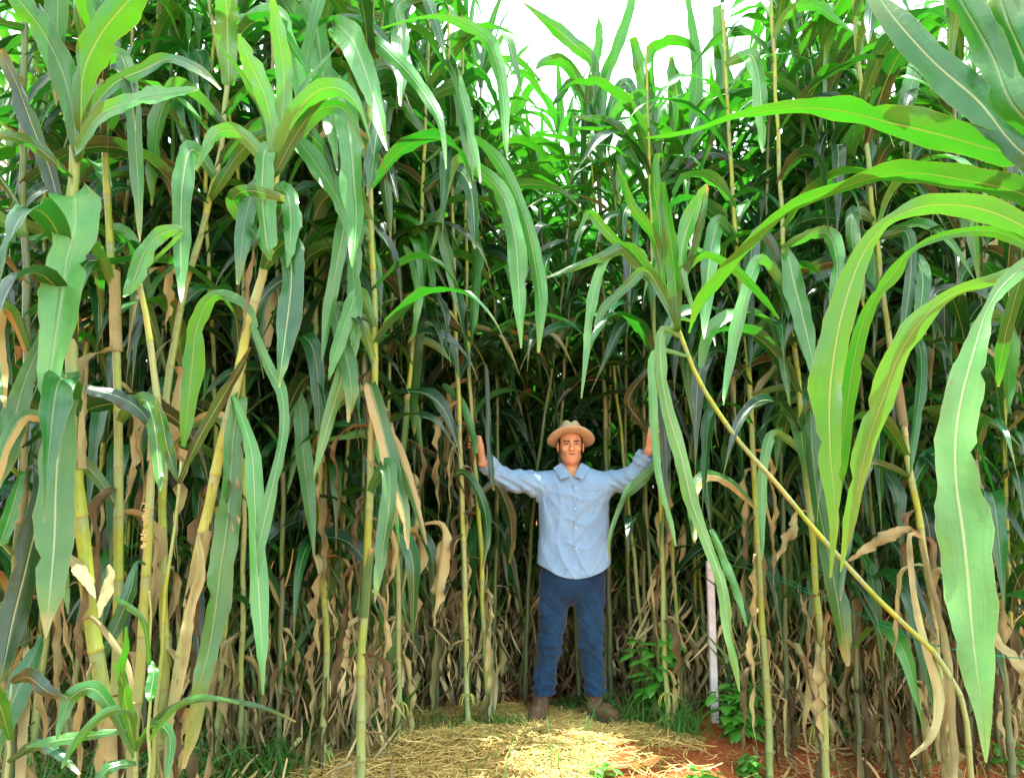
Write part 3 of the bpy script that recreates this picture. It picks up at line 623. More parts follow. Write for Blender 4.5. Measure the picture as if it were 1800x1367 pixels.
hero('Z', 'big near maize plant just past the right frame edge, broad blades sweeping across the view', [(1960, -100), (1930, 250), (1910, 420), (1895, 700), (1880, 1200)], 1.9, 34, 3.0, ext=False, grow=False, taper=.2)
leaf('Z', [(1900, 340, 40), (1800, 276, 58), (1740, 262, 62), (1650, 236, 62), (1560, 215, 58), (1480, 196, 44), (1400, 190, 26), (1300, 205, 16), (1200, 235, 10), (1135, 243, 3)], LEAFB, .9, attach=10, roll=.35)
leaf('Z', [(1900, 400, 30), (1800, 342, 46), (1700, 318, 48), (1620, 305, 46), (1550, 310, 32), (1480, 330, 24), (1400, 360, 22), (1330, 422, 22), (1270, 482, 25), (1232, 540, 22), (1212, 585, 4)], LEAFB, .9, attach=10, roll=.4)
leaf('Z', [(1910, 470, 24), (1800, 398, 44), (1720, 366, 48), (1640, 360, 42), (1580, 378, 22), (1545, 405, 24), (1508, 465, 42), (1478, 560, 52), (1463, 650, 62), (1458, 720, 56), (1460, 800, 42), (1466, 860, 30), (1468, 930, 16), (1460, 1015, 4)], LEAFY, .35, attach=10, roll=.15)
leaf('Z', [(1900, 480, 16), (1800, 428, 20), (1740, 406, 22), (1660, 414, 16), (1602, 440, 10), (1572, 480, 26), (1540, 520, 20), (1516, 570, 24), (1500, 640, 34), (1488, 720, 28), (1478, 830, 16), (1474, 880, 3)], LEAFB, .45, attach=10, roll=.2)
leaf('Z', [(1900, 520, 16), (1800, 480, 24), (1735, 496, 22), (1670, 518, 22), (1622, 560, 36), (1582, 620, 46), (1556, 690, 46), (1531, 760, 38), (1509, 850, 33), (1492, 930, 18), (1478, 1005, 3)], LEAFY, .4, attach=10, roll=.2)
leaf('Z', [(1910, 480, 24), (1830, 455, 34), (1770, 495, 28), (1738, 540, 20), (1722, 585, 32), (1706, 640, 54), (1690, 700, 66), (1680, 770, 66), (1681, 850, 78), (1692, 930, 94), (1702, 1020, 94), (1708, 1100, 76), (1717, 1180, 56), (1728, 1260, 30), (1733, 1340, 3)], LEAFY, -.3, attach=10, roll=.1, ruf=.03)
leaf('Z', [(1900, 340, 30), (1790, 262, 50), (1722, 180, 68), (1642, 110, 62), (1572, 32, 46), (1530, -30, 30)], LEAF, .5, attach=5, roll=.1)
leaf('Z', [(1900, 300, 30), (1785, 190, 60), (1745, 100, 60), (1700, 20, 56), (1660, -50, 40)], LEAFB, .3, attach=5, roll=.2)
leaf('Z', [(1920, 250, 30), (1835, 160, 60), (1780, 60, 66), (1750, -30, 50)], LEAF, .2, attach=5, roll=.1)
leaf('Z', [(1900, 460, 30), (1810, 470, 20), (1775, 560, 24), (1758, 640, 20), (1755, 680, 3)], LEAF, .4, attach=5)

# further blades drooping from the front plants
rh = random.Random(77)
HEROES_BOX = lambda x, y: (845 < x < 1160 and 720 < y < 1290) or (905 < x < 1240 and y < 230) or (560 < x < 900 and 740 < y < 880 and x > 780)
for key, cnt_ in (('A', 2), ('B', 6), ('D', 5), ('E', 3), ('G', 9), ('H', 7), ('I', 8), ('J', 7), ('K', 8), ('L', 6), ('N', 8), ('O', 5), ('R', 7), ('S', 6), ('T', 6), ('V', 7), ('U', 5), ('M', 3)):
    for t_ in range(cnt_):
        e, off, path, r, rg = HEROES[key]
        pp = catmull(path, 80)[rh.randrange(22, 76)]; x, y = proj(pp)
        if not (-40 < x < 1840 and -60 < y < 900): continue
        sc = ppm(pp) / 330; sx = rh.choice((-1, 1)) * rh.uniform(25, 95) * sc; up = rh.uniform(10, 70) * sc; Lh = rh.uniform(110, 270) * sc; W_ = rh.uniform(20, 36) * sc * (1 if y < 600 else .75)
        cxp = x + sx; dr = rh.uniform(-.18, .28) * Lh * (1 if sx > 0 else -1)
        q = [(x, y, W_ * .4), (x + sx * .55, y - up * .85, W_ * .8), (cxp, y - up, W_), (cxp + sx * .25 + dr * .2, y - up + Lh * .25, W_), (cxp + sx * .3 + dr * .6, y - up + Lh * .6, W_ * .85), (cxp + sx * .3 + dr * .9, y - up + Lh * .88, W_ * .4), (cxp + sx * .3 + dr, y - up + Lh, 2)]
        if any(HEROES_BOX(a, b) for a, b, c in q) or any(HEROES_BOX(a + 25, b) or HEROES_BOX(a - 25, b) for a, b, c in q): continue
        leaf(key, q, rh.choice((LEAFP, LEAFP, LEAF, LEAF, LEAFT, LEAFD)) if y < 560 else rh.choice((LEAFP, LEAFY, LEAFT, LEAFH, LEAF)), rh.uniform(-.45, -.1), attach=None)

# dry leaf sheath remnants wrapped on some front stalks
for key in 'ACEGHKLSTB':
    e, off, path, r, rg = HEROES[key]
    for q in range(2 if key in 'EAH' else 1):
        s = rg.uniform(.12, .55); pth = [Vector(p) for p in catmull(path, 60)]; i = int(s * 58); p0 = pth[i]; p1 = pth[min(59, i + 5)]
        if man_box(p0): continue
        V = []; UV = []; Fc = []; a0 = rg.uniform(0, 6.28); n = 9; m = 8
        for a in range(n):
            for b in range(m):
                f = a / (n - 1); an = a0 + (b / (m - 1) - .5) * (4.0 - 2.6 * f * f); rr = r * (1.18 + .35 * f * f + .08 * math.sin(b * 3 + q))
                V.append(p0.lerp(p1, f) + Vector((math.cos(an) * rr, math.sin(an) * rr, 0)) - off); UV.append((b / (m - 1), f))
        for a in range(n - 1):
            for b in range(m - 1): k = a * m + b; Fc.append((k, k + 1, k + m + 1, k + m))
        link('sheath', mesh('sheath', V, Fc, UV, [STKT if rg.random() < .6 else LEAFT]), e)

# ------------------------------------------------------------------ implicit surfaces (one continuous mesh from blended volumes)
def v3(p): return np.array(p, dtype=np.float32)
def rcone(P, a, b, ra, rb):
    a = v3(a); b = v3(b); ba = b - a; t = np.clip(((P - a) @ ba) / max(1e-9, float(ba @ ba)), 0, 1)
    return np.linalg.norm(P - a - t[:, None] * ba, axis=1) - (ra + (rb - ra) * t)
def ell(P, c, r, rot=None):
    q = P - v3(c)
    if rot is not None: q = q @ np.array(rot, dtype=np.float32)
    r = v3(r); k = np.linalg.norm(q / r, axis=1); return (k - 1) * float(min(r)) * np.clip(1, 1, 1)
def smin(a, b, k):
    h = np.clip(.5 + .5 * (b - a) / k, 0, 1); return b + (a - b) * h - k * h * (1 - h)
def surf(name, f, lo, hi, h, mats, parent, off, mask=None):
    lo = v3(lo); hi = v3(hi); n = np.ceil((hi - lo) / h).astype(int) + 1; c = 4
    nc_ = (n + c - 1) // c + 1
    ax = [lo[i] + np.arange(nc_[i]) * h * c for i in range(3)]
    G = np.stack(np.meshgrid(*ax, indexing='ij'), -1).reshape(-1, 3).astype(np.float32)
    Cv = f(G).reshape(nc_)
    Fi = np.repeat(np.repeat(np.repeat(Cv, c, 0), c, 1), c, 2)
    # nearest coarse sample (shift by half a block)
    Fi = np.roll(Fi, (c // 2, c // 2, c // 2), (0, 1, 2))[:n[0], :n[1], :n[2]].copy()
    Fi[:2, :, :] = 1; Fi[:, :2, :] = 1; Fi[:, :, :2] = 1
    near = np.abs(Fi) < h * c * 2.2
    I = np.argwhere(near); val = np.empty(len(I), dtype=np.float32)
    for s in range(0, len(I), 400000): val[s:s + 400000] = f((lo + I[s:s + 400000] * h).astype(np.float32))
    Fi[near] = val
    S = Fi < 0
    e = [(0, 0, 0), (1, 0, 0), (0, 1, 0), (1, 1, 0), (0, 0, 1), (1, 0, 1), (0, 1, 1), (1, 1, 1)]
    m = n - 1
    cnt = sum(S[a:a + m[0], b:b + m[1], d:d + m[2]].astype(np.int8) for a, b, d in e)
    act = (cnt > 0) & (cnt < 8); idx = -np.ones(act.shape, dtype=np.int64); A = np.argwhere(act); idx[act] = np.arange(len(A))
    acc = np.zeros((len(A), 3)); w_ = np.zeros(len(A))
    for i in range(8):
        for j in range(i + 1, 8):
            di = np.array(e[j]) - np.array(e[i])
            if np.abs(di).sum() != 1: continue
            va = Fi[tuple((A + e[i]).T)]; vb = Fi[tuple((A + e[j]).T)]; cr_ = (va < 0) != (vb < 0)
            t = np.where(cr_, va / np.where(cr_, va - vb, 1), 0); p = A + np.array(e[i]) + t[:, None] * di
            acc[cr_] += p[cr_]; w_[cr_] += 1
    V = lo + acc / w_[:, None] * h
    Fs = []
    for axn in range(3):
        o1, o2 = [k for k in range(3) if k != axn]
        sa = [slice(0, n[k] - 1) if k == axn else slice(1, n[k] - 1) for k in range(3)]
        sb = list(sa); sb[axn] = slice(1, n[axn]); d = S[tuple(sa)] != S[tuple(sb)]
        Q = np.argwhere(d)
        if not len(Q): continue
        base = Q + np.array([0 if k == axn else 1 for k in range(3)])
        u1 = np.zeros(3, int); u1[o1] = 1; u2 = np.zeros(3, int); u2[o2] = 1
        q = np.stack([idx[tuple((base - u1 - u2).T)], idx[tuple((base - u2).T)], idx[tuple(base.T)], idx[tuple((base - u1).T)]], 1)
        ins = S[tuple(base.T)]; flip = ins ^ (axn == 1)
        q[~flip] = q[~flip][:, ::-1]; Fs.append(q[(q >= 0).all(1)])
    Fs = np.concatenate(Fs)
    me = bpy.data.meshes.new(name); me.from_pydata((V - np.array(off)).tolist(), [], Fs.tolist())
    for mm in mats: me.materials.append(mm)
    me.polygons.foreach_set('use_smooth', [True] * len(me.polygons))
    if mask is not None:
        a = me.attributes.new('mask', 'FLOAT', 'POINT'); a.data.foreach_set('value', mask(V.astype(np.float32)).astype(np.float32))
    me.update(); return link(name, me, parent)

# ------------------------------------------------------------------ the man
YM = 4.74
man = empty('person', at(1004, 1268, YM)); man.location.z = 0.0
tag(man, None, 'person'); man['label'] = 'man in straw hat, light blue shirt and jeans holding stalks with both arms spread'
OFF = np.array(man.location)
def M_(px, py, dy=0.0): return np.array(at(px, py, YM + dy), dtype=np.float32)
PX = 1 / 272.0
# materials
def skin_mat():
    M = NT('skin'); c = M.n('ShaderNodeTexCoord').outputs['Object']
    a = M.n('ShaderNodeAttribute', attribute_name='mask').outputs['Fac']
    n = M.noise(30, c, 4); col = M.mix(M.ramp(n, .3, .7), (.70, .39, .20), (.58, .28, .125))
    col = M.mix(a, col, (.17, .085, .05))
    sh = M.bsdf(col, .5, .4); M.b.inputs['Subsurface Weight'].default_value = .12; M.b.inputs['Subsurface Radius'].default_value = (.02, .008, .004)
    M.l(M.bump(M.noise(150, c, 3), .25, .003), M.b.inputs['Normal']); return M.done(sh)
SKIN = skin_mat()
def cloth(name, a, b, sc, bst, rough=.85, weave=0):
    M = NT(name); c = M.n('ShaderNodeTexCoord').outputs['Object']
    n = M.noise(sc, c, 4); col = M.mix(M.ramp(n, .3, .7), a, b)
    n2 = M.noise(220, c, 2); col = M.mix(M.math('MULTIPLY', n2, .25), col, tuple(min(1, x * 1.5) for x in a))
    sh = M.bsdf(col, rough, .2); M.b.inputs['Sheen Weight'].default_value = .15
    M.l(M.bump(M.math('ADD', M.noise(14, c, 4), M.math('MULTIPLY', n2, .15)), bst, .02), M.b.inputs['Normal']); return M.done(sh)
SHIRT = cloth('shirt_cloth', (.23, .42, .60), (.18, .35, .53), 5, .35)
JEANS = cloth('denim', (.011, .056, .125), (.003, .018, .045), 7, .8)
BOOT = plain('suede', (.20, .125, .07), .8, .2, 18, .45, .5, 60)
SOLE = plain('rubber_sole', (.10, .075, .05), .8, .3)
STRAWHAT = plain('hat_weave', (.60, .53, .32), .75, .25, 30, .25, .5, 160)
DARKH = plain('hair', (.035, .025, .018), .6, .3, 60, .4)
EYEW = plain('eye_white', (.55, .5, .45), .3, .5); EYED = plain('eye_dark', (.02, .012, .01), .2, .6)
LIP = plain('lip', (.20, .055, .035), .45, .4)
BTN = plain('button', (.75, .78, .8), .3, .5)

nk0 = M_(1004, 838); nk1 = M_(1003, 800, .01)
HC = M_(1003, 783, -.005)                                       # centre of the head
shL = M_(948, 850); elL = M_(884, 842, -.10); wrL = M_(848, 813, -.20)
shR = M_(1064, 850); elR = M_(1114, 838, -.09); wrR = M_(1141, 793, -.17)
CL = np.array(at(830.5, 778, 4.52), dtype=np.float32); CR = np.array(at(1157, 762, 4.52), dtype=np.float32)
hipz = M_(1004, 1025)
def hand(P, C, s, wr):
    """fist round an upright stalk at C; s=+1 when the wrist lies to the right of it"""
    d = rcone(P, wr, C + v3((.044 * s, .022, -.016)), .0255, .022)
    d = smin(d, rcone(P, C + v3((.040 * s, .026, .028)), C + v3((.045 * s, .022, -.026)), .016, .019), .016)
    for i, z in enumerate((.036, .015, -.006, -.026)):
        r = (.0100, .0102, .0096, .0084)[i]; k = (1, 1.06, 1, .88)[i]
        K = C + v3((.040 * s, .030, z)); a = C + v3((.004 * s, .036 * k, z + .002)); b = C + v3((-.031 * s * k, .014, z)); t = C + v3((-.018 * s, -.024 * k, z - .002))
        f = np.minimum(np.minimum(rcone(P, K, a, r * 1.15, r), rcone(P, a, b, r, r * .97)), rcone(P, b, t, r * .97, r * .8))
        d = smin(d, f, .005)
    th = np.minimum(rcone(P, C + v3((.044 * s, .004, -.030)), C + v3((.026 * s, -.026, -.004)), .0135, .011), rcone(P, C + v3((.026 * s, -.026, -.004)), C + v3((-.004 * s, -.030, .016)), .011, .0085))
    return smin(d, th, .010)
def head(P):
    d = ell(P, HC + v3((0, .02, .035)), (.074, .092, .088))
    d = smin(d, ell(P, HC + v3((0, -.022, -.035)), (.060, .066, .078)), .035)
    d = smin(d, ell(P, HC + v3((0, -.050, -.090)), (.036, .034, .030)), .035)          # chin
    for s in (-1, 1):
        d = smin(d, ell(P, HC + v3((.042 * s, -.010, -.074)), (.019, .032, .024)), .03) # jaw corners
        d = smin(d, ell(P, HC + v3((.042 * s, -.064, -.022)), (.020, .016, .015)), .02) # cheekbones
        d = smin(d, ell(P, HC + v3((.029 * s, -.077, .026)), (.022, .011, .007)), .012) # brow
        d = -smin(-d, ell(P, HC + v3((.030 * s, -.094, .008)), (.016, .016, .0105)), .012) # eye socket
        d = smin(d, ell(P, HC + v3((.030 * s, -.073, .006)), (.013, .010, .009)), .006)  # lids
        er = np.abs(ell(P, HC + v3((.079 * s, .010, -.012)), (.010, .020, .034))) - .004
        d = smin(d, ell(P, HC + v3((.080 * s, .012, -.012)), (.008, .019, .033)), .006)
    d = smin(d, rcone(P, HC + v3((0, -.082, .018)), HC + v3((0, -.104, -.026)), .009, .0125), .010)
    for s in (-1, 1): d = smin(d, ell(P, HC + v3((.011 * s, -.094, -.030)), (.008, .009, .007)), .006)
    d = smin(d, ell(P, HC + v3((0, -.078, -.058)), (.028, .014, .016)), .012)          # muzzle
    d = -smin(-d, ell(P, HC + v3((0, -.097, -.054)), (.022, .006, .0022)), .004)        # mouth line
    return d
def body_f(P):
    d = head(P)
    d = smin(d, rcone(P, nk1, nk0 + v3((0, .01, 0)), .048, .056), .02)
    for s in (-1, 1): d = smin(d, rcone(P, nk1 + v3((.035 * s, .0, -.02)), nk0 + v3((.012 * s, -.045, -.01)), .012, .012), .015)
    tz = (shL + shR) / 2
    d = smin(d, rcone(P, nk0 + v3((0, 0, -.03)), shL + v3((.02, 0, .0)), .055, .050), .03); d = smin(d, rcone(P, nk0 + v3((0, 0, -.03)), shR + v3((-.02, 0, 0)), .055, .050), .03)
    d = smin(d, ell(P, tz + v3((0, 0, -.08)), (.165, .092, .16)), .04)
    d = smin(d, ell(P, (tz + hipz) / 2 + v3((0, 0, -.05)), (.145, .085, .22)), .05)
    d = smin(d, ell(P, hipz + v3((0, 0, .0)), (.135, .085, .11)), .05)
    for a, b, c_, C, s in ((shL, elL, wrL, CL, 1), (shR, elR, wrR, CR, -1)):
        d = smin(d, rcone(P, a, b, .054, .043), .02); d = smin(d, rcone(P, b, c_, .043, .0285), .012); d = smin(d, hand(P, C, s, c_), .012)
    for x0, y0, x1, y1, x2, y2 in ((972, 1040, 966, 1135, 954, 1228), (1036, 1040, 1040, 1135, 1050, 1222)):
        a, b, c_ = M_(x0, y0), M_(x1, y1, -.01), M_(x2, y2, .02)
        d = smin(d, rcone(P, a, b, .072, .052), .03); d = smin(d, rcone(P, b, c_, .050, .036), .02)
    return d
def stub(V):
    q = V - HC; z = q[:, 2]; m = np.clip((-.030 - z) / .02, 0, 1) * np.clip((z + .125) / .02, 0, 1) * (q[:, 1] < .03)
    up = np.exp(-((z + .043) / .006) ** 2 - (q[:, 0] / .028) ** 2)
    sides = np.clip(np.abs(q[:, 0]) / .05, .35, 1)
    return np.clip(m * sides ** 2 * .40 + up * .22 * (q[:, 1] < -.05), 0, .34)
surf('body', body_f, M_(800, 1250, -.42) - v3((0, 0, .02)), (at(1185, 730, YM + .2)), .0046, [SKIN], man, OFF, stub)
# face details
def blob(name, f, c, r, h, m, par=man): return surf(name, f, v3(c) - r, v3(c) + r, h, [m], par, OFF)
for s in (-1, 1):
    c = HC + v3((.030 * s, -.083, .0075))
    blob('eye', lambda P: ell(P, c, (.0105, .006, .0042)), c, .016, .0012, EYED)
    c2 = HC + v3((.031 * s, -.089, .024))
    blob('eyebrow', lambda P: rcone(P, c2 + v3((-.016 * s, -.001, -.001)), c2 + v3((.016 * s, .006, .003)), .0042, .003), c2, .028, .0015, DARKH)
c = HC + v3((0, -.0965, -.056)); blob('lips', lambda P: np.minimum(rcone(P, c + v3((-.021, .007, 0)), c + v3((0, 0, -.001)), .0024, .0046), rcone(P, c + v3((.024, .007, 0)), c + v3((0, -.001, -.001)), .0024, .0046)), c, .03, .0012, LIP)
hc = HC + v3((0, .024, .02))
blob('hair', lambda P: np.maximum(np.maximum(ell(P, hc, (.080, .094, .085)), -(P[:, 1] - (HC[1] - .028) - np.clip((HC[2] + .02 - P[:, 2]) * .5, 0, 1))), -(P[:, 2] - (HC[2] - .045))), hc, .12, .004, DARKH)

# hat: crown with a pinched top and a wide brim tipped back, so that its underside shows
def hat():
    tilt = Matrix.Rotation(math.radians(-21), 4, 'X'); c0 = Vector(HC + v3((0.002, .010, .048)))
    def lathe(prof, pinch=0, wob=0):
        V = []; UV = []; Fc = []; ns = 72
        for i, (r, z) in enumerate(prof):
            for j in range(ns):
                a = 6.2832 * j / ns; x = math.cos(a) * r * .93; y = math.sin(a) * r * 1.08
                zz = z + wob * (r / .16) ** 2 * math.cos(2 * a)
                if pinch: zz -= .022 * math.exp(-(x / .018) ** 2) * smooth(.06, .09, z) ; x *= 1 - .12 * smooth(.05, .1, z) * (1 if y < 0 else .3)
                V.append(tilt @ Vector((x, y, zz)) + c0 - Vector(OFF)); UV.append((j / ns, i / len(prof)))
        for i in range(len(prof) - 1):
            for j in range(ns): a = i * ns + j; b = i * ns + (j + 1) % ns; Fc.append((a, b, b + ns, a + ns))
        return V, Fc, UV
    br = [(.080, .004), (.095, 0), (.125, -.008), (.152, -.010), (.163, -.005), (.165, -.003), (.163, -.009), (.152, -.015), (.125, -.013), (.095, -.006), (.080, -.002)]
    h = link('hat', mesh('hat', *lathe([(.086, -.004), (.086, .02), (.083, .05), (.079, .078), (.070, .097), (.052, .108), (.025, .112), (.001, .112)], 1), mats=[STRAWHAT]), man)
    h['label'] = 'pale straw hat with wide brim'
    link('brim', mesh('brim', *lathe(br, 0, -.012), mats=[STRAWHAT]), h)
    link('hat_band', mesh('hat_band', *lathe([(.0872, .000), (.0886, .003), (.0884, .014), (.0868, .018)]), mats=[plain('band', (.30, .24, .15), .8, .2, 40, .2)]), h)
hat()

# shirt
ZS = [M_(1004, y)[2] for y in (1010, 990, 930, 880, 850, 830, 818)]
AS = [.232, .230, .218, .222, .222, .150, .075]; BS = [.130, .130, .124, .126, .118, .092, .075]
SX = float(M_(1008, 900)[0]); SY = YM - .005
def wrinkle(P, k=1.0):
    x, y, z = P[:, 0] - SX, P[:, 1], P[:, 2]
    a = np.sin(z * 31 + 5 * np.sin(x * 9 + 1) + x * 22) * .5 + np.sin(z * 17 - x * 43 + 3 * np.sin(z * 11)) * .6 + np.sin(x * 60 + z * 19 + 2 * np.sin(z * 23)) * .3
    b = (1 - np.abs(np.sin(z * 13 + x * 31 + 2.5 * np.sin(z * 7 + 1)))) ** 4 + .8 * (1 - np.abs(np.sin(z * 21 - x * 19 + 2 * np.sin(x * 15)))) ** 5 + .7 * (1 - np.abs(np.sin(x * 37 - z * 8 + 3 * np.sin(z * 9)))) ** 5
    return a * .0046 * k - b * .0090 * k * np.clip(1.15 - np.abs(x) / .24, .1, 1)
def shirt_f(P):
    z = P[:, 2]; za = np.array(ZS); a = np.interp(z, za, AS); b = np.interp(z, za, BS)
    q = P[:, 0] - SX; p = 2.4
    d = ((np.abs(q / a) ** p + np.abs((P[:, 1] - SY) / b) ** p) ** (1 / p) - 1) * np.minimum(a, b)
    d = np.maximum(d, z - (ZS[-1] + .01))
    sl = None
    for A_, B_, C_ in ((shL, elL, wrL + v3((.020, .01, 0))), (shR, elR, wrR + v3((-.018, .01, -.022)))):
        m = rcone(P, v3(nk0) + v3((0, 0, -.05)), A_, .065, .074)
        m = smin(m, rcone(P, A_, B_, .076, .066), .03); m = smin(m, rcone(P, B_, C_, .066, .048), .015)
        # cut at the cuff
        ax = (C_ - B_) / np.linalg.norm(C_ - B_); m = np.maximum(m, (P - C_) @ ax)
        d = smin(d, m, .045)
    # folds run from the armpits, stronger on sleeves
    arm = np.clip((np.abs(q) - .15) / .1, 0, 1) * np.clip((z - (shL[2] - .14)) / .05, 0, 1)
    d = d + wrinkle(P, .9) * np.clip(1.5 - np.abs(q) / .19 + 2 * arm, .25, 1) + arm * (.005 * np.sin(q * 75 + 6 * np.sin(z * 22)) - .006 * (1 - np.abs(np.sin(q * 30 + z * 26 + 2 * np.sin(z * 30)))) ** 3) 
    # drag folds radiating from the shoulders down over the chest
    for s in (-1, 1):
        ux = (q * s - .21); uz = z - (shL[2] - .03); ang = np.arctan2(-uz, -ux); rr = np.sqrt(ux * ux + uz * uz)
        d = d - .0045 * np.maximum(0, np.sin(ang * 11 + s)) * np.exp(-((rr - .17) / .12) ** 2) * (ang > 0)
    # curved hem
    hem = ZS[0] - .010 + .085 * (np.abs(q) / .23) ** 1.9 * (1 + .1 * np.sin(q * 30))
    d = np.maximum(d, hem - z)
    # placket, pocket seam
    fr = P[:, 1] < SY - .04
    pl = np.exp(-(((q + .006) - .014) / .0028) ** 2) + np.exp(-(((q + .006) + .014) / .0028) ** 2)
    d = d + .003 * pl * fr
    pz = z - (shL[2] - .115); px_ = q - .10
    pk = np.maximum(np.abs(px_) - .058, np.abs(pz) - .066); d = d + .0030 * np.exp(-(pk / .003) ** 2) * fr
    # neck opening
    v = np.maximum(np.abs(P[:, 0] - nk0[0]) - np.clip((z - (M_(1006, 841)[2])) * .62, -1, .065), P[:, 1] - (SY + .03))
    nkc = np.sqrt((P[:, 0] - nk0[0]) ** 2 + (P[:, 1] - (SY)) ** 2) - .064
    d = np.maximum(d, -v); d = np.maximum(d, -np.maximum(nkc, (ZS[-1] - .06) - z))
    return d
shirt = surf('shirt', shirt_f, M_(836, 1062, -.34), at(1160, 780, YM + .2), .0055, [SHIRT], man, OFF)
# collar and rolled cuffs
def patch(name, corners, th, m, par, n=6):
    a, b, c_, d = [Vector(x) for x in corners]; V = []; Fc = []
    for sgn in (0, 1):
        for i in range(n + 1):
            for j in range(n + 1):
                u, v = i / n, j / n; p = a.lerp(b, u).lerp(d.lerp(c_, u), v)
                p = p + Vector((0, -.010 * math.sin(math.pi * v) - sgn * th, 0)); V.append(p - Vector(OFF))
    k = (n + 1) ** 2
    for i in range(n):
        for j in range(n):
            q = i * (n + 1) + j; Fc.append((q, q + 1, q + n + 2, q + n + 1)); Fc.append((k + q, k + q + n + 1, k + q + n + 2, k + q + 1))
    for i in range(n):
        for (q0, q1) in (((i) * (n + 1), (i + 1) * (n + 1)), (i * (n + 1) + n, (i + 1) * (n + 1) + n), (i, i + 1), (n * (n + 1) + i, n * (n + 1) + i + 1)): Fc.append((q0, q1, k + q1, k + q0))
    return link(name, mesh(name, V, Fc, None, [m], sm=True), par)
for s, cx in ((-1, 1004), (1, 1006)):
    patch('collar', (M_(cx + s * 15, 812, -.015), M_(cx + s * 3, 837, -.142), M_(cx + s * 18, 842, -.150), M_(cx + s * 32, 822, -.045)), .004, SHIRT, shirt)
for i in range(5):
    c = M_(1009, 858 + i * 34); yy = SY - .130
    V, Fc, UV = tube([Vector((c[0], yy - .001, c[2])), Vector((c[0], yy - .005, c[2]))], [.006, .0055], 12)
    link('button', mesh('button', [p - Vector(OFF) for p in V], Fc, UV, [BTN]), shirt)
for B_, C_, L in ((elL, wrL + v3((.022, .01, 0)), .045), (elR, wrR + v3((-.018, .01, -.022)), .065)):
    ax = (C_ - B_) / np.linalg.norm(C_ - B_); e0 = C_ - ax * L; e1 = C_ + ax * .004
    def cf(P, e0=e0, e1=e1, ax=ax):
        t = np.clip(((P - e0) @ ax) / float((e1 - e0) @ ax), 0, 1); r = np.linalg.norm(P - e0 - t[:, None] * (e1 - e0), axis=1)
        o = np.abs(r - (.058 - .002 * t) + .002 * np.sin(P[:, 2] * 120 + P[:, 0] * 90)) - .0042; tt = (P - e0) @ ax
        return np.maximum(np.maximum(o, -tt), tt - float((e1 - e0) @ ax))
    surf('cuff', cf, (e0 + e1) / 2 - .12, (e0 + e1) / 2 + .12, .0034, [SHIRT], shirt, OFF)

# jeans
def jeans_f(P):
    x, y, z = P[:, 0], P[:, 1], P[:, 2]
    w = M_(1006, 1000)
    q = (P - v3((float(M_(1006, 1000)[0]), YM, 0)))
    d = ell(P, M_(1006, 1018), (.212, .124, .16)); d = np.maximum(d, z - (w[2] + .03))
    out = d
    for s, (x0, y0), (x1, y1), (x2, y2) in ((-1, (975, 1045), (966, 1132), (954, 1224)), (1, (1036, 1045), (1040, 1132), (1046, 1220))):
        a, b, c_ = M_(x0, y0), M_(x1, y1, -.015), M_(x2, y2, .01)
        l = smin(rcone(P, a, b, .102, .076), rcone(P, b, c_, .075, .068), .03)
        l = np.maximum(l, (c_[2] - .022 + .01 * np.sin(x * 40)) - z)
        kn = np.exp(-((z - b[2]) / .06) ** 2); an = np.exp(-((z - c_[2] - .05) / .07) ** 2); th = np.exp(-((z - a[2] + .10) / .09) ** 2)
        l = l - (.006 * kn + .010 * an) * np.maximum(-.4, np.sin(z * 105 + x * 34 * s + 2 * np.sin(x * 25))) - .003 * th * np.sin(z * 60 + x * 40 * s)
        l = l - .003 * np.sin(z * 26 + x * 55) + .009 * (1 - np.abs(np.sin(z * 24 + x * 30 * s + 2 * np.sin(x * 18 + z * 5)))) ** 4 + .007 * (1 - np.abs(np.sin(z * 15 - x * 26 * s + 2 * np.sin(z * 9)))) ** 5
        out = smin(out, l, .018)
    fly = np.exp(-((q[:, 0] - .004) / .004) ** 2) * (z > M_(1004, 1045)[2]) * (y < YM - .05)
    return out + .003 * fly
surf('jeans', jeans_f, M_(925, 1240, -.2), at(1085, 985, YM + .22), .006, [JEANS], man, OFF)

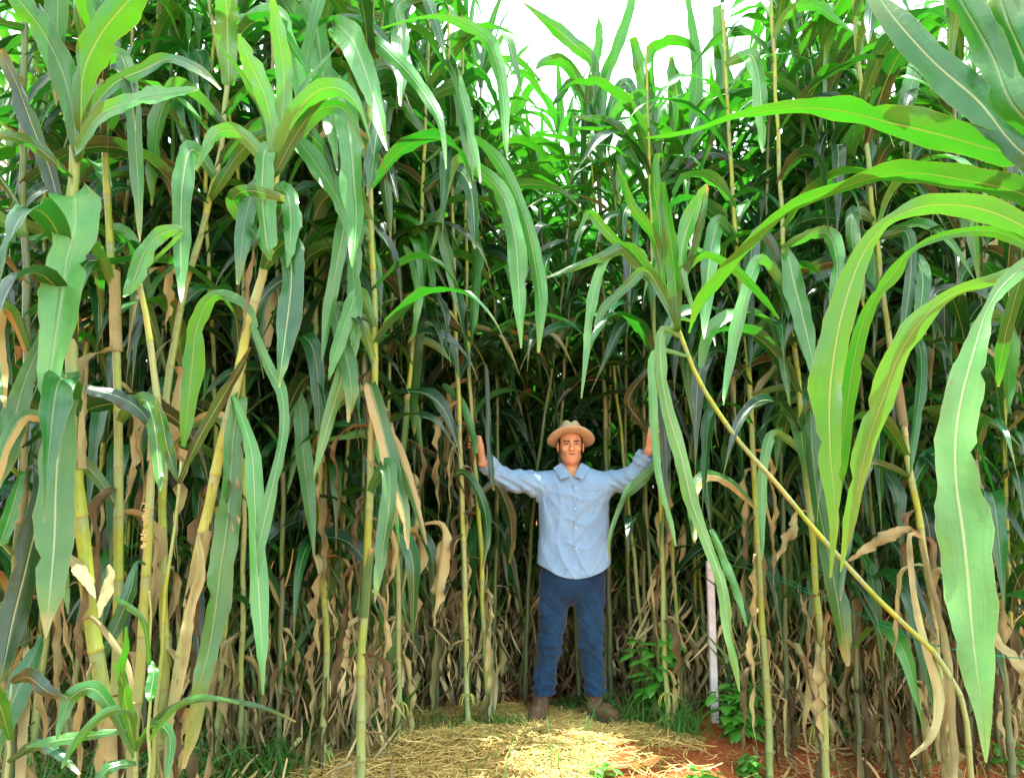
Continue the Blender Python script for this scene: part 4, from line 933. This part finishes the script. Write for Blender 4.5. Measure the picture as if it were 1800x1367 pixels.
# boots
def boot(ank, toe, name, lab=None):
    ank = v3(ank); toe = v3(toe); d = toe - ank; d[2] = 0; L = float(np.linalg.norm(d)); f = d / L; s = v3((-f[1], f[0], 0)); g = toe[2]
    o = v3((ank[0], ank[1], g))
    def fr(P): q = P - o; return q @ f, q @ s, q[:, 2]
    def up(P):
        a = rcone(P, o + v3((0, 0, .17)), o + v3((0, 0, .07)), .052, .048)
        a = smin(a, rcone(P, o - f * .015 + v3((0, 0, .045)), o + f * L * .45 + v3((0, 0, .052)), .043, .045), .03)
        a = smin(a, rcone(P, o + f * L * .45 + v3((0, 0, .046)), o + f * (L - .045) + v3((0, 0, .040)), .046, .038), .03)
        u, v, z = fr(P); a = a + .0022 * np.sin(u * 90 + 3 * np.sin(v * 60)) * np.exp(-((u - .06) / .06) ** 2)
        return np.maximum(np.maximum(a, z - .175), .018 - z)
    def so(P):
        u, v, z = fr(P); w = .045 - .10 * np.maximum(0, u - (L - .05)) ** 2 * 30
        a = np.maximum(np.abs(v) - np.clip(.043 + .006 * np.sin(u / L * 3.1), .02, .06), np.maximum(-u - .058, u - L))
        r = np.minimum(rcone(np.stack([u, v, 0 * z], 1), (-.018, 0, 0), (L - .048, 0, 0), .043, .048), 9)
        return np.maximum(r, np.maximum(z - .022, -z))
    b = surf(name, up, o - v3((.3, .3, .01)), o + v3((.3, .3, .20)), .005, [BOOT], man, OFF)
    surf('sole', so, o - v3((.3, .3, .01)), o + v3((.3, .3, .05)), .004, [SOLE], b, OFF)
    # stitched seam along the upper and a pull loop
    P = [Vector(o + f * (.055 - .02 * k / 8) + s * (.05 - .1 * k / 8) * .9 + v3((0, 0, .10 + .03 * math.sin(k / 8 * 3.14)))) - Vector(OFF) for k in range(9)]
    link('seam', mesh('seam', *tube(P, [.0022] * 9, 6), mats=[SOLE]), b)
    return b
bl = at(950, 1240, YM + .02); tl = at(941, 1277, YM - .12)
b1 = boot((bl.x, YM + .02, 0), (tl.x - .02, YM - .20, .0), 'boot')
br_ = at(1046, 1240, YM + .02); b2 = boot((br_.x, YM + .03, 0), (at(1088, 1268, YM - .06).x, YM - .10, .0), 'boot')
q = at(943, 1250, YM - .062)
V, Fc, UV = tube([q, q + Vector((0, -.006, .001))], [.011, .010], 14)
link('tag', mesh('tag', [p - Vector(OFF) for p in V], Fc, UV, [BTN]), b1)

# ------------------------------------------------------------------ post and twine
WHITE = plain('white_paint', (.74, .79, .76), .5, .4, 14, .10, .4, 50, (.55, .56, .53))
def post():
    b = at(1256.5, 1262, 4.62); V = []; w_ = .0205; t = at(1256, 985, 4.62).z; g = gz(b.x, b.y) - .05
    bm = bmesh.new(); bmesh.ops.create_cube(bm, size=1); bmesh.ops.scale(bm, vec=(w_ * 2, w_ * 2, t - g), verts=bm.verts)
    bmesh.ops.bevel(bm, geom=bm.edges[:], offset=.003, segments=2, affect='EDGES')
    me = bpy.data.meshes.new('post'); bm.to_mesh(me); bm.free(); me.materials.append(WHITE)
    e = empty('post', (b.x, b.y, g)); tag(e, 'slim white square post standing at the field edge right of the man', 'post')
    o = link('shaft', me, e); o.location = (0, 0, (t - g) / 2)
    # groove down the front face and a staple for the twine
    V, Fc, UV = tube([Vector((-.02, -.021, t - g - .06)), Vector((-.02, -.029, t - g - .05)), Vector((.02, -.029, t - g - .05)), Vector((.02, -.021, t - g - .06))], [.002] * 4, 6)
    link('staple', mesh('staple', V, Fc, UV, [plain('steel', (.4, .4, .4), .4, .5)]), e)
post()
TW = plain('green_twine', (.005, .26, .13), .5, .4, 200, .3)
def twine(label, pts, r):
    P = [Vector(p) for p in catmull([tuple(x) for x in pts], 60)]
    P = [p + Vector((0, 0, .002 * math.sin(i * 1.7))) for i, p in enumerate(P)]
    tag(link('twine', mesh('twine', *tube(P, [r] * 60, 7), mats=[TW])), label, 'twine')
twine('thin green twine sagging from the white post towards the right edge', [at(1250, 985, 4.59), at(1330, 1004, 4.4), at(1430, 1045, 4.2), at(1520, 1085, 4.0), at(1610, 1122, 3.8), at(1690, 1143, 3.6), at(1820, 1160, 3.4)], .0026)
twine('shorter second green twine running just above the sagging one beside the white post', [at(1250, 976, 4.588), at(1320, 992, 4.42), at(1400, 1026, 4.25), at(1480, 1066, 4.1), at(1560, 1096, 3.92), at(1650, 1136, 3.7), at(1690, 1141, 3.605)], .0018)

# ------------------------------------------------------------------ ground cover
def scatter_ribbons(name, n, pos, ln, wd, mat, kind_label, cat, seed, flat=.12, hgt=.0, curl=.3, seg=4, upright=False):
    rg = np.random.RandomState(seed); V = []; Fc = []; UV = []
    for i in range(n):
        p = pos(rg)
        if p is None: continue
        x, y, z = p; a = rg.uniform(0, 6.283); L = ln * rg.uniform(.45, 1.3); w_ = wd * rg.uniform(.6, 1.3)
        if upright:
            d = np.array([math.cos(a) * .35, math.sin(a) * .35, 1.0]); b = rg.uniform(.4, 1.5)
            pts = [np.array([x, y, z]) + np.array([d[0] * L * s * (1 + b * s), d[1] * L * s * (1 + b * s), L * (s - .42 * b * s * s)]) for s in np.linspace(0, 1, seg + 1)]
            ws = [w_ * (1 - s ** 1.6 * .95) for s in np.linspace(0, 1, seg + 1)]
        else:
            el = rg.normal(0, flat); c = rg.normal(0, curl); da = rg.normal(0, .5)
            pts = []; ws = []
            for s in np.linspace(-.5, .5, seg + 1):
                aa = a + da * s; pts.append(np.array([x + math.cos(aa) * L * s, y + math.sin(aa) * L * s, z + abs(el) * L * (s + .5) + c * L * s * s])); ws.append(w_ * (1 - abs(s) * .5))
        base = len(V); sd = np.array([-math.sin(a), math.cos(a), rg.uniform(-.6, .6)])
        for k, (q, ww) in enumerate(zip(pts, ws)):
            V.append(q - sd * ww / 2); V.append(q + sd * ww / 2); UV += [(0, k / seg), (1, k / seg)]
        for k in range(seg): b = base + 2 * k; Fc.append((b, b + 1, b + 3, b + 2))
    return tag(link(name, mesh(name, V, Fc, UV, [mat])), kind_label, cat, kind='stuff')
def straw_m(name, a, b):
    M = NT(name); g = M.n('ShaderNodeNewGeometry'); oi = g.outputs['Random Per Island']
    col = M.mix(oi, a, b); return M.done(M.bsdf(col, .5, .35))
STRAW = straw_m('straw', (.82, .66, .22), (.46, .30, .08)); LITTER = straw_m('litter', (.30, .17, .08), (.07, .035, .02)); LITT2 = straw_m('litter_pale', (.58, .45, .18), (.24, .16, .06))
def grass_m(name, a, b):
    M = NT(name); g = M.n('ShaderNodeNewGeometry'); col = M.mix(g.outputs['Random Per Island'], a, b); sh = M.bsdf(col, .5, .4)
    t = M.n('ShaderNodeBsdfTranslucent'); t.inputs[0].default_value = (.12, .42, .03, 1); ms = M.n('ShaderNodeMixShader'); ms.inputs[0].default_value = .3
    M.l(sh, ms.inputs[1]); M.l(t.outputs[0], ms.inputs[2]); return M.done(ms.outputs[0])
GRASS = grass_m('grass', (.035, .15, .025), (.09, .24, .04))
FT = ((at(946, 1260, 4.6).x, 4.57), (at(1066, 1260, 4.6).x, 4.66))
def pstraw(rg):
    x = rg.uniform(-1.45, 1.15); y = rg.uniform(3.55, 4.95); k = math.sin(x * 3.1 + 1) * .12
    den = (1 - smooth(.85, 1.15, x)) * (.25 + .75 * smooth(-1.35, -.7, x + (4.2 - y) * .2))
    if y < 4.32 + k and x > .42 + (y - 3.8) * .35: den *= .07
    if x < -.75 and y > 4.3: den *= .3
    if math.hypot(x - FT[0][0], y - FT[0][1]) < .10 or math.hypot(x - FT[1][0], y - FT[1][1]) < .12: return None
    if rg.rand() > den: return None
    pile = .055 * math.exp(-((x + .15) ** 2 / .45 + (y - 4.1) ** 2 / .09))
    return x, y, gz(x, y) + .004 + rg.rand() * (.018 + pile)
scatter_ribbons('straw', 22000, pstraw, .15, .0040, STRAW, 'loose golden straw spread over the red soil at the man\'s feet', 'straw', 3, flat=.08, curl=.18)
def plit(rg):
    x = rg.uniform(-5, 5); y = rg.uniform(4.9, 9.5); return x, y, gz(x, y) + rg.rand() * .06
scatter_ribbons('leaf_litter', 15000, plit, .22, .022, LITTER, 'brown dead leaf litter covering the soil under the maize', 'leaf litter', 4, flat=.25, curl=.8)
def plit2(rg):
    x = rg.uniform(-3.4, 3.4); y = rg.uniform(3.3, 5.0)
    if -1.0 < x < 1.3: return None
    if x > 1 and y < 4.2 and rg.rand() < .88: return None
    return x, y, gz(x, y) + rg.rand() * .05
scatter_ribbons('dry_debris', 4200, plit2, .20, .013, LITT2, 'pale dry husks and leaf scraps tangled at the foot of the front stalks', 'plant debris', 5, flat=.35, curl=.9)
def tuft_pos(centres, sd):
    def f(rg):
        c = centres[rg.randint(len(centres))]; x = c[0] + rg.normal(0, c[2]); y = c[1] + rg.normal(0, c[2] * .7)
        return x, y, gz(x, y)
    return f
def G(px, Y): return at(px, 900, Y).x
scatter_ribbons('grass', 1500, tuft_pos([(G(862, 4.5), 4.5, .11), (G(895, 4.4), 4.38, .07), (G(800, 4.55), 4.6, .16), (G(640, 4.4), 4.3, .15), (G(720, 4.5), 4.55, .12), (G(560, 4.2), 4.3, .15), (G(1005, 4.75), 4.95, .08), (G(480, 4.1), 4.1, .2), (G(400, 3.9), 3.9, .2), (G(430, 3.9), 3.85, .15)], 0), .13, .006, GRASS, 'short green grass and weeds creeping through the straw', 'grass', 6, upright=True)
scatter_ribbons('grass', 420, tuft_pos([(G(1150, 4.55), 4.6, .09), (G(1190, 4.5), 4.45, .06), (G(1100, 4.6), 4.7, .1), (G(1500, 4.5), 4.4, .4), (G(1700, 4.5), 4.4, .3)], 0), .26, .009, GRASS, 'taller blades of grass below the weed beside the white post', 'grass', 7, upright=True)
scatter_ribbons('grass', 90, tuft_pos([(G(1010, 4.0), 4.05, .2), (G(850, 3.95), 3.95, .3), (G(1060, 3.9), 3.85, .2)], 0), .30, .006, GRASS, 'thin lone grass blades rising from the straw in the foreground', 'grass', 8, upright=True)
scatter_ribbons('grass', 650, tuft_pos([(G(60, 3.5), 3.5, .12), (G(200, 3.5), 3.6, .12), (G(330, 3.6), 3.7, .12), (G(130, 3.3), 3.4, .1), (G(480, 3.8), 3.85, .12), (G(620, 4.1), 4.15, .1)], 0), .34, .013, GRASS, 'tall lush grass in the lower left corner around the young sprouts', 'grass', 18, upright=True)
scatter_ribbons('dangling_roots', 800, lambda rg: (lambda x, y: (x, y, gz(x, y) + .01))(rg.uniform(1.15, 2.7), rg.uniform(3.8, 4.45)), .22, .004, LITT2, 'fine dry roots hanging over the red soil bank', 'roots', 9, flat=.3, curl=.4)

def hang(rg):
    x = rg.uniform(-4.2, 4.2); y = rg.uniform(4.75, 6.6)
    if abs(x - .37) < .45 and y < 5.1: return None
    return x, y, rg.uniform(.10, 1.05) * rg.uniform(.35, 1)
def hang2(rg):
    side = rg.rand() < .55; x = rg.uniform(-3.0, -.62) if side else rg.uniform(1.28, 3.2); y = rg.uniform(3.9, 4.8) if side else rg.uniform(4.45, 4.9)
    return x, y, rg.uniform(.05, 1.0) * rg.uniform(.3, 1)
HGM = straw_m('shreds', (.60, .53, .24), (.09, .07, .03)); HGG = grass_m('green_shreds', (.02, .09, .02), (.09, .20, .05))
def hangers(name, n, pos, ln, wd, mat, lab, cat, seed):
    rg = np.random.RandomState(seed); V = []; Fc = []; UV = []; seg = 7
    for i in range(n):
        p = pos(rg)
        if p is None: continue
        L = ln * rg.uniform(.3, 1.2); w_ = wd * rg.uniform(.4, 1.3); sl = rg.normal(0, .45); sy = rg.normal(0, .35); tw = rg.uniform(-4, 4); a0 = rg.uniform(0, 6.28); base = len(V); k1 = rg.uniform(3, 9); am = rg.uniform(.002, .018)
        for k in range(seg + 1):
            s = k / seg; q = np.array([p[0] + sl * L * (s - .5) + am * math.sin(k1 * s), p[1] + sy * L * (s - .5) + am * math.cos(k1 * s), max(gz(p[0], p[1]) + .01, p[2] + L * (.5 - s))])
            d = np.array([math.cos(a0 + tw * s), math.sin(a0 + tw * s), .1]); ww = w_ * math.sin(math.pi * min(.97, max(.06, s)))
            V.append(q - d * ww / 2); V.append(q + d * ww / 2); UV += [(0, s), (1, s)]
        for k in range(seg): b = base + 2 * k; Fc.append((b, b + 1, b + 3, b + 2))
    return tag(link(name, mesh(name, V, Fc, UV, [mat])), lab, cat, kind='stuff')
hangers('dead_foliage', 9000, hang, .38, .024, HGM, 'tangle of shredded dead maize leaves hanging between the stalks behind the man', 'dead foliage', 31)
hangers('dead_foliage', 3600, hang2, .36, .022, HGM, 'tangle of pale dead maize leaves around the feet of the front stalks', 'dead foliage', 32)
def hang3(rg):
    q = hang2(rg) if rg.rand() < .5 else hang(rg)
    if q is None: return None
    q = (q[0], q[1], q[2] + rg.uniform(0, 1.0))
    return None if (q[1] < 5 and man_box(q)) else q
hangers('green_shreds', 6500, hang3, .46, .032, HGG, 'thin green leaf shreds mixed into the dead tangle at the front edge', 'leaf shreds', 33)

# broad leaved weeds
WEED = leaf_mat('weed_leaf', (.05, .24, .03), (.08, .32, .04), (.25, .80, .05), dry=1.3, rib=(.14, .36, .08))
STEMG = plain('weed_stem', (.13, .28, .06), .5, .4)
def weed(label, px, py, Y, ht, nst, nlf, lw, spread, seed, toothed=False):
    rg = random.Random(seed); b = at(px, py, Y); b.z = gz(b.x, b.y); e = empty('weed', b); tag(e, label, 'weed', 'broad-leaved weeds')
    for s in range(nst):
        a = rg.uniform(0, 6.28); h = ht * rg.uniform(.6, 1); out = spread * rg.uniform(.2, 1)
        top = Vector((math.cos(a) * out, math.sin(a) * out * .6 - .03, h)); mid = top * .5 + Vector((0, 0, h * .08))
        P = [Vector(p) for p in catmull([(0, 0, 0), tuple(mid), tuple(top)], 12)]
        link('stem', mesh('stem', *tube(P, [.004 - .0025 * i / 11 for i in range(12)], 6), mats=[STEMG]), e)
        for i in range(nlf):
            f = .25 + .75 * (i + rg.random()) / nlf; k = min(11, int(f * 11)); p = P[k]; la = a + i * 2.4 + rg.uniform(-.4, .4); L = lw * rg.uniform(.7, 1.25) * (1.1 - .4 * f)
            n = 9; PP = []; A = []; N = []; W = []
            th = rg.uniform(-.1, .7); q = p.copy()
            for j in range(n):
                t = j / (n - 1); tt = th - 1.1 * t; d = Vector((math.cos(tt) * math.cos(la), math.cos(tt) * math.sin(la), math.sin(tt))); hh = Vector((-math.sin(la), math.cos(la), 0))
                PP.append(q.copy()); A.append(hh); N.append(d.cross(hh) * -1); q = q + d * (L * 1.5 / (n - 1))
                W.append(max(.003, L * (.06 if t < .22 else .72 * math.sin(math.pi * min(1, ((t - .22) / .78) ** .75)) + .01)))
            link('leaf', mesh('leaf', *ribbon(PP, A, N, W, rg, .04, .12, 5), mats=[WEED]), e)
weed('tall leafy green weed between the man and the white post', 1158, 1255, 4.66, .62, 8, 12, .105, .17, 11)
weed('bright green bushy weed on the soil bank just right of the white post', 1302, 1290, 4.42, .34, 12, 12, .095, .19, 12)
weed('small weed sprig in the shaded gap left of the man', 715, 1260, 4.75, .22, 3, 5, .06, .08, 13)
weed('small round-leaved weed at the top of the soil bank under the right stalks', 1485, 1290, 4.5, .12, 5, 5, .05, .1, 14)
weed('pale broad-leaved weed at the bottom edge of the picture right of centre', 1240, 1372, 3.72, .10, 4, 4, .08, .08, 15)
weed('low weed in front of the straw at the bottom centre edge', 1060, 1372, 3.75, .09, 5, 4, .06, .10, 16)
weed('low round-leaved weed near the bottom right corner', 1770, 1270, 4.3, .16, 5, 5, .07, .12, 17)
weed('trailing dark-leaved weed hanging down the soil bank below the bushy one', 1310, 1325, 4.2, .12, 6, 8, .06, .12, 18)

# young maize sprouts in the lower left corner
def sprout(label, key, stem, Y, wpx, leaves):
    hero(key, label, stem, Y, wpx, 1, ext=False, grow=False, ground=False, node=.12, name='corn_sprout', cat='corn sprout', group='young maize sprouts')
    for q, m in leaves: leaf(key, q, m, -.12, attach=2, ruf=.06)
sprout('bright green young maize sprout with arching leaves in the lower left corner', 'sa', [(235, 1210), (236, 1300), (240, 1420)], 2.6, 9,
       [([(236, 1330, 10), (205, 1260, 20), (165, 1210, 30), (125, 1225, 28), (108, 1270, 16), (100, 1300, 3)], LEAFB), ([(236, 1300, 8), (230, 1250, 16), (180, 1255, 18), (130, 1310, 14), (108, 1350, 3)], LEAFB),
        ([(238, 1320, 8), (222, 1240, 24), (215, 1200, 18), (200, 1165, 4)], LEAFB), ([(238, 1320, 8), (262, 1280, 12), (285, 1275, 20), (300, 1300, 18), (296, 1345, 12), (292, 1375, 3)], LEAFB),
        ([(236, 1280, 6), (170, 1290, 16), (100, 1300, 20), (45, 1312, 3)], LEAFB), ([(240, 1340, 8), (190, 1350, 24), (160, 1400, 20)], LEAFB),
        ([(236, 1260, 6), (215, 1180, 14), (222, 1140, 12), (222, 1100, 3)], LEAFB), ([(238, 1310, 6), (290, 1250, 10), (360, 1228, 10), (450, 1240, 9), (520, 1268, 3)], LEAF)])
sprout('slim upright maize sprout with a hanging blade in the lower left', 'sb', [(262, 1020), (264, 1120), (263, 1230), (262, 1330), (262, 1420)], 2.55, 6,
       [([(264, 1200, 6), (255, 1100, 10), (225, 1065, 12), (200, 1050, 3)], LEAFB), ([(262, 1160, 8), (270, 1180, 18), (265, 1215, 20), (262, 1232, 4)], LEAFB), ([(263, 1300, 6), (300, 1250, 12), (350, 1225, 12), (420, 1235, 4)], LEAFB)])
sprout('broad dark green sprout leaf pair at the left frame edge near the ground', 'sc', [(20, 1180), (15, 1300), (12, 1420)], 2.6, 8,
       [([(20, 1200, 10), (50, 1190, 30), (85, 1215, 22), (118, 1226, 3)], LEAFD), ([(18, 1300, 10), (0, 1240, 30), (-20, 1200, 20)], LEAFB), ([(14, 1340, 8), (60, 1310, 22), (100, 1320, 20), (140, 1360, 4)], LEAF)])
# fallen tassel caught on a front stalk
def tassel():
    rg = random.Random(5); c = at(257, 885, 2.86); e = empty('tassel', c); tag(e, 'pale yellow fallen maize tassel caught against a stalk at left', 'tassel')
    parts = []
    P = [Vector((.003 * math.sin(k), 0, -.17 * k / 11)) for k in range(12)]
    parts.append((tube(P, [.004] * 12, 6), 0)); me = mesh('spike', *parts[0][0], mats=[ROOT]); link('spike', me, e)
    parts = []
    for k in range(90):
        z = -rg.uniform(0, .17); a = rg.uniform(0, 6.28); d = Vector((math.cos(a), math.sin(a), rg.uniform(.1, .9))).normalized(); p = Vector((0, 0, z)); L = rg.uniform(.010, .018)
        parts.append((tube([p, p + d * L * .5, p + d * L], [.0022, .0032, .0010], 5), 0))
    g = merge(parts); link('anthers', mesh('anthers', g[0], g[1], g[2], [plain('anther', (.55, .50, .20), .6, .3)]), e)
tassel()
